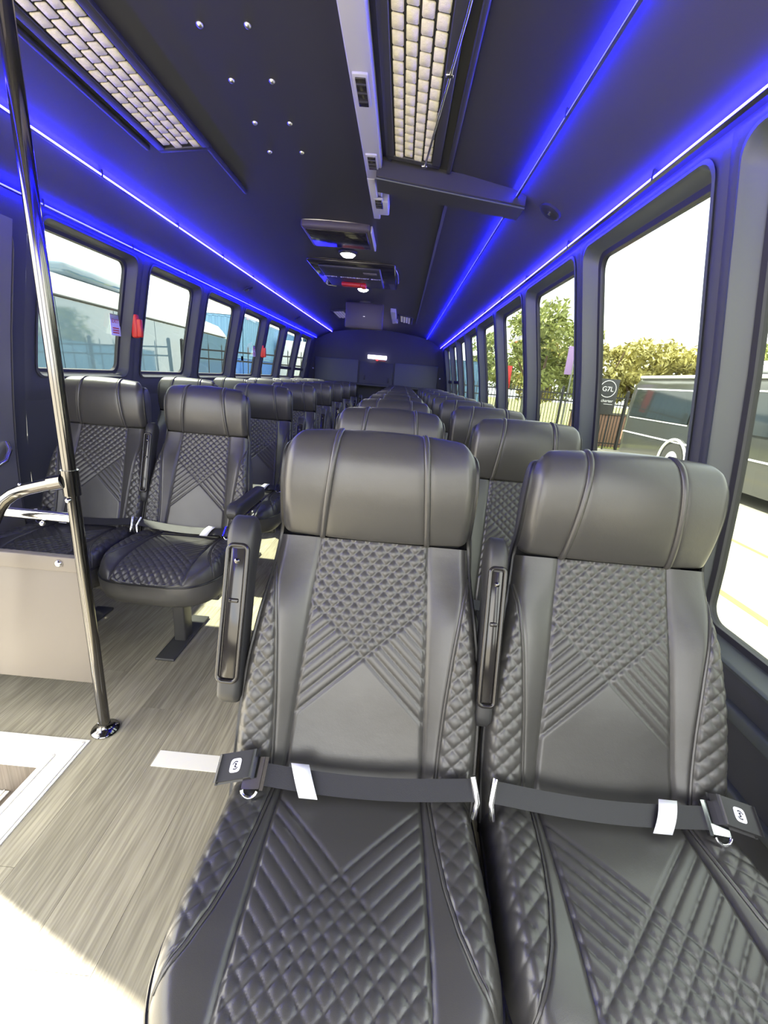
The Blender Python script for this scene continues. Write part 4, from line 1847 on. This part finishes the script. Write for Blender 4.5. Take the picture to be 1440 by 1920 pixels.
# signboard on the fence
sg = empty('signboard', (7.55, 16.72, GZ))
tag(sg, 'black signboard with a circled white logo on the picket fence', 'sign')
mb = MB()
mb.rbox(-0.38, 0.38, -0.03, 0.03, 1.30, 2.55, 0.01)
mb.build('sign_panel', SEAL, sg)
for xx in (-0.3, 0.3):
    mb = MB()
    mb.tube([(xx, 0.045, 0), (xx, 0.045, 2.4)], 0.03, 8)
    mb.build('sign_post', FENCEM, sg)
mb = MB()
mb.tube([(0.0 + 0.29 * math.cos(a), -0.035, 2.20 + 0.29 * math.sin(a)) for a in np.linspace(0, 2 * PI, 33)[:-1]], 0.012, 6, closed=True)
mb.build('sign_ring', WHITE, sg)
up = Matrix(((1, 0, 0, 0), (0, 0, -1, 0), (0, 1, 0, 0), (0, 0, 0, 1)))
text_mesh('G7L', 0.24, WHITE, sg, Matrix.Translation((0, -0.035, 2.19)) @ up, 'sign_logo', 0.003)
text_mesh('.. charter', 0.15, WHITE, sg, Matrix.Translation((0.0, -0.035, 1.78)) @ up, 'sign_lettering', 0.003)
mb = MB()
mb.box(-0.05, 0.28, -0.036, -0.03, 1.655, 1.67)
mb.build('sign_rule', WHITE, sg)
# planter boxes of red brick behind the fence
root = empty('brick_planter', (8.0, 17.6, GZ))
tag(root, 'low red brick planter behind the picket fence by the sign', 'planter')
mb = MB()
mb.rbox(-1.1, 1.0, 0, 0.5, 0.0, 1.25, 0.03)
mb.build('planter_wall', BRICKRED, root)
mb = MB()
mb.rbox(-1.15, 1.05, -0.04, 0.54, 1.25, 1.33, 0.02)
mb.build('planter_cap', TAUPE, root)


# trees
def tree(x, y, h, r, m, label, seed, trunk_h=1.3, n=2600):
    rng = np.random.default_rng(seed)
    root = empty('tree', (x, y, GZ))
    tag(root, label, 'tree', 'trees beyond the fence')
    mb = MB()
    mb.tube([(0, 0, 0), (0.05, 0.02, trunk_h * 0.6), (0.0, 0.05, trunk_h * 1.3), (0.1, 0, h * 0.6)], [0.16, 0.13, 0.11, 0.04], 8)
    for q in range(5):
        a = rng.uniform(0, 2 * PI)
        b = Vector((math.cos(a) * r * 0.6, math.sin(a) * r * 0.6, h * rng.uniform(0.55, 0.85)))
        mb.tube([(0, 0.04, trunk_h * rng.uniform(0.9, 1.3)), b * 0.55 + Vector((0, 0, trunk_h * 0.45)), b], [0.07, 0.05, 0.02], 6)
    mb.build('trunk', BARK, root)
    # clumps of leaves
    ncl = 34
    cl = []
    for q in range(ncl):
        u = rng.normal(size=3)
        u /= np.linalg.norm(u)
        k = rng.uniform(0.35, 1.0) ** 0.6
        c = np.array([u[0] * r * k, u[1] * r * k, trunk_h + (h - trunk_h) * (0.5 + 0.46 * u[2] * k)])
        cl.append((c, r * rng.uniform(0.22, 0.40)))
    V, Fc = [], []
    per = n // ncl
    for (c, rr) in cl:
        for q in range(per):
            u = rng.normal(size=3)
            u /= np.linalg.norm(u)
            p = c + u * rr * rng.uniform(0.45, 1.0) * np.array([1, 1, 0.8])
            a = rng.normal(size=3)
            a /= np.linalg.norm(a)
            b = np.cross(a, rng.normal(size=3))
            b /= np.linalg.norm(b) + 1e-9
            L = rng.uniform(0.09, 0.17)
            w = L * 0.42
            i = len(V)
            nn = np.cross(a, b) * L * 0.12
            V += [tuple(p - a * L), tuple(p + b * w + nn), tuple(p + a * L), tuple(p - b * w + nn)]
            Fc.append((i, i + 1, i + 2))
            Fc.append((i, i + 2, i + 3))
    me = bpy.data.meshes.new('foliage')
    me.from_pydata(V, [], Fc)
    me.materials.append(m)
    o = link('foliage', me, None, root)
    return root


tree(5.9, 19.5, 5.6, 2.0, LEAFA, 'tall loose olive green tree beside the lamp post on the right', 3, n=5200)
tree(8.6, 20.0, 4.7, 1.7, LEAFB, 'yellow green tree behind the signboard', 5, n=4200)
tree(10.2, 19.5, 4.3, 1.7, LEAFB, 'yellow green tree behind the far end of the black bus', 6, n=4200)
tree(11.9, 18.6, 4.2, 1.8, LEAFB, 'rounded yellow green tree over the middle of the black bus roof', 7, n=4200)
tree(15.0, 19.3, 4.7, 2.0, LEAFA, 'bright green tree over the white roof unit of the black bus', 8, n=4200)
tree(7.2, 23.5, 4.6, 1.8, LEAFB, 'pale yellow tree far back between the two nearer trees', 9, n=3600)
tree(6.4, 29.5, 5.8, 2.1, LEAFA, 'distant olive tree above the blue container on the right', 10, n=3600)
tree(18.2, 19.3, 4.4, 1.9, LEAFB, 'yellow green tree farthest along the fence to the right', 11, n=3000)

# lamp post and banner
lp = empty('lamp_post', (5.25, 19.2, GZ))
tag(lp, 'tall grey lamp post with one flat lamp head over the trees', 'street lamp')
mb = MB()
mb.tube([(0, 0, 0), (0, 0, 5.15)], [0.07, 0.05], 10)
mb.tube([(0, 0, 5.05), (0.15, 0, 5.15), (0.30, 0, 5.2)], 0.03, 8)
mb.build('lamp_pole', COACHLOW, lp)
mb = MB()
mb.rbox(0.15, 0.75, -0.15, 0.15, 5.16, 5.30, 0.04)
mb.build('lamp_head', COACHLOW, lp)
bn = empty('banner', (6.35, 17.3, GZ))
tag(bn, 'lilac banner on a thin pole beside the window pillar', 'banner')
mb = MB()
mb.tube([(0, 0, 0), (0, 0, 3.8)], 0.03, 8)
mb.build('banner_pole', COACHLOW, bn)
mb = MB()
mb.rbox(-0.28, -0.02, -0.012, 0.012, 2.6, 3.6, 0.004)
mb.build('banner_cloth', LILAC, bn)


# shipping containers
def container(x0, x1, y0, y1, z0, z1, m, label, group='blue shipping containers'):
    root = empty('shipping_container', ((x0 + x1) / 2, y0, z0))
    tag(root, label, 'container', group)
    w, L, h = (x1 - x0) / 2, y1 - y0, z1 - z0
    # corrugated skin
    mb = MB()
    pts = []
    p = 0.28

    def side(xs_):
        v = []
        yy = 0.0
        i = 0
        prof2 = [(0.0, 0.0), (0.3, 0.0), (0.5, 1.0), (0.8, 1.0), (1.0, 0.0)]
        line = []
        while yy < L:
            for (a, b) in prof2[:-1]:
                line.append((min(L, yy + a * p), b))
            yy += p
        line.append((L, 0))
        sgn = 1 if xs_ > 0 else -1
        for (yy, b) in line:
            v += [(xs_ - sgn * b * 0.04, yy, 0.08), (xs_ - sgn * b * 0.04, yy, h - 0.08)]
        f = [(2 * i, 2 * i + 2, 2 * i + 3, 2 * i + 1) for i in range(len(line) - 1)]
        mb.add(v, f)
    side(-w)
    side(w)
    line = []
    xx = -w
    while xx < w:
        for (a, b) in ((0, 0), (0.3, 0), (0.5, 1), (0.8, 1)):
            line.append((min(w, xx + a * p), b))
        xx += p
    line.append((w, 0))
    v = []
    for (xx, b) in line:
        v += [(xx, b * 0.04, 0.08), (xx, b * 0.04, h - 0.08)]
    mb.add(v, [(2 * i, 2 * i + 2, 2 * i + 3, 2 * i + 1) for i in range(len(line) - 1)])
    mb.box(-w, w, L - 0.02, L, 0.08, h - 0.08)
    mb.box(-w, w, 0.0, L, h - 0.03, h - 0.01)
    mb.build('container_wall', m, root)
    mb = MB()
    for sx in (-w, w - 0.08):
        for (zz0, zz1) in ((0, 0.1), (h - 0.1, h)):
            mb.box(sx, sx + 0.08, 0, L, zz0, zz1)
        for yy in (0, L - 0.08):
            mb.box(sx, sx + 0.08, yy, yy + 0.08, 0, h)
    for yy in (0, L - 0.08):
        for (zz0, zz1) in ((0, 0.1), (h - 0.1, h)):
            mb.box(-w, w, yy, yy + 0.08, zz0, zz1)
    mb.build('container_frame', m, root)
    return root


container(1.1, 3.55, 19.5, 31.5, GZ, GZ + 2.9, BLUE2, 'pale blue shipping container beyond the right windows')
container(-10.0, -7.5, 21.0, 33.2, GZ, GZ + 2.25, BLUE1, 'deep blue lower container, nearer one beyond the coach')
container(-10.0, -7.5, 21.0, 33.2, GZ + 2.25, GZ + 4.1, BLUE2, 'pale blue upper container on the nearer deep blue one')
container(-7.6, -5.2, 34.0, 46.0, GZ, GZ + 2.3, BLUE1, 'deep blue lower container farther back on the left')
container(-7.6, -5.2, 34.0, 46.0, GZ + 2.3, GZ + 4.4, BLUE2, 'pale blue upper container farther back on the left')
container(-6.6, -2.2, 30.0, 32.4, GZ, GZ + 2.3, BLUE1, 'deep blue lower container lying across behind left fence')
container(-6.6, -2.2, 30.0, 32.4, GZ + 2.3, GZ + 4.1, BLUE2, 'pale blue upper container lying across behind left fence')
root = empty('site_cabin', (-6.4, 26.0, GZ))
tag(root, 'small white cabin between the blue containers on the left', 'cabin')
mb = MB()
mb.rbox(-0.8, 0.9, 0, 2.0, 0.5, 3.5, 0.05)
mb.build('cabin_wall', WHITE, root)
mb = MB()
mb.rbox(-0.7, -0.5, 0.1, 0.3, 0, 0.5, 0.01)
mb.rbox(0.6, 0.8, 0.1, 0.3, 0, 0.5, 0.01)
mb.rbox(-0.7, -0.5, 1.7, 1.9, 0, 0.5, 0.01)
mb.rbox(0.6, 0.8, 1.7, 1.9, 0, 0.5, 0.01)
mb.build('cabin_leg', COACHLOW, root)
root = empty('red_panel', (4.25, 18.6, GZ))
tag(root, 'tall red notice panel on posts at the end of pale container', 'sign')
mb = MB()
mb.rbox(-0.09, 0.16, -0.05, 0.05, 1.9, 2.8, 0.01)
mb.build('panel_board', RED, root)
mb = MB()
mb.tube([(0.03, 0, 0), (0.03, 0, 2.0)], 0.03, 8)
mb.build('panel_post', COACHLOW, root)

# silver coach close by on the left
co = empty('silver_coach', (-6.55, 0, GZ))
co.rotation_euler = (0, 0, math.radians(2.6))
tag(co, 'silver coach with blue tinted glass parked beyond the left windows', 'bus')
yA, yB = 3.0, 19.6
mb = MB()
sec = [(0.0, 0.35), (-0.01, 1.0), (-0.02, 1.45), (-0.05, 2.95), (-0.12, 3.25), (-0.30, 3.42), (-0.65, 3.50), (-1.25, 3.53), (-1.9, 3.48), (-2.3, 3.3), (-2.45, 3.0), (-2.5, 1.0), (-2.5, 0.35)]
k = len(sec)
ys = [yA, yB - 2.0, yB - 0.8, yB - 0.3, yB]
v = []
for i, yy in enumerate(ys):
    for (a, z) in sec:
        zz = z
        if i >= 2:
            zz = 0.35 + (z - 0.35) * (1, 1, 0.985, 0.93, 0.80)[i]
        aa = -1.25 + (a + 1.25) * (1, 1, 1, 0.98, 0.92)[i]
        v.append((aa, yy + (0.7 * (1 - (zz / 3.2)) if i == 4 else 0), zz))
f = []
for i in range(len(ys) - 1):
    for j in range(k):
        j2 = (j + 1) % k
        f.append((i * k + j2, i * k + j, (i + 1) * k + j, (i + 1) * k + j2))
f.append(tuple(range(k - 1, -1, -1)))
f.append(tuple(4 * k + j for j in range(k)))
mb.add(v, f, True)
mb.build('coach_body', SILVER, co)
mb = MB()
mb.box(-0.04, 0.016, yA + 0.3, yB - 0.6, 0.4, 1.42)
mb.build('lower_panel', COACHLOW, co)
edges = [3.4, 5.2, 7.15, 9.1, 11.05, 13.0, 14.95, 16.9, 19.0]
for a, b in zip(edges[:-1], edges[1:]):
    mb = MB()
    mb.add([(0.012, a + 0.012, 1.46), (0.012, b - 0.012, 1.46), (-0.028, b - 0.012, 2.93), (-0.028, a + 0.012, 2.93),
            (-0.06, a + 0.012, 1.46), (-0.06, b - 0.012, 1.46), (-0.09, b - 0.012, 2.93), (-0.09, a + 0.012, 2.93)],
           [(0, 1, 2, 3), (7, 6, 5, 4), (0, 4, 5, 1), (1, 5, 6, 2), (2, 6, 7, 3), (3, 7, 4, 0)])
    mb.build('side_glass', COACHGLASS, co)
mb = MB()
mb.tube([(-0.03, yA + 0.2, 2.97), (-0.03, yB - 0.8, 2.97)], 0.025, 8)
mb.build('drip_rail', SEAL, co)
for yy in (6.0, 16.0):
    mb = MB()
    mb.lathe((-0.02, yy, 0.52), [(0.2, 0.05), (0.5, 0.04), (0.5, -0.2)], 24, 'x')
    mb.build('wheel', RUBBER, co)
mb = MB()
mb.rbox(-2.0, -0.5, 10.2, 12.6, 3.48, 3.78, 0.12)
mb.build('roof_air_unit', COACHGLASS, co)
mb = MB()
mb.rbox(-2.0, -0.6, 6.2, 8.4, 3.48, 3.70, 0.10)
mb.build('roof_hatch_unit', COACHGLASS, co)
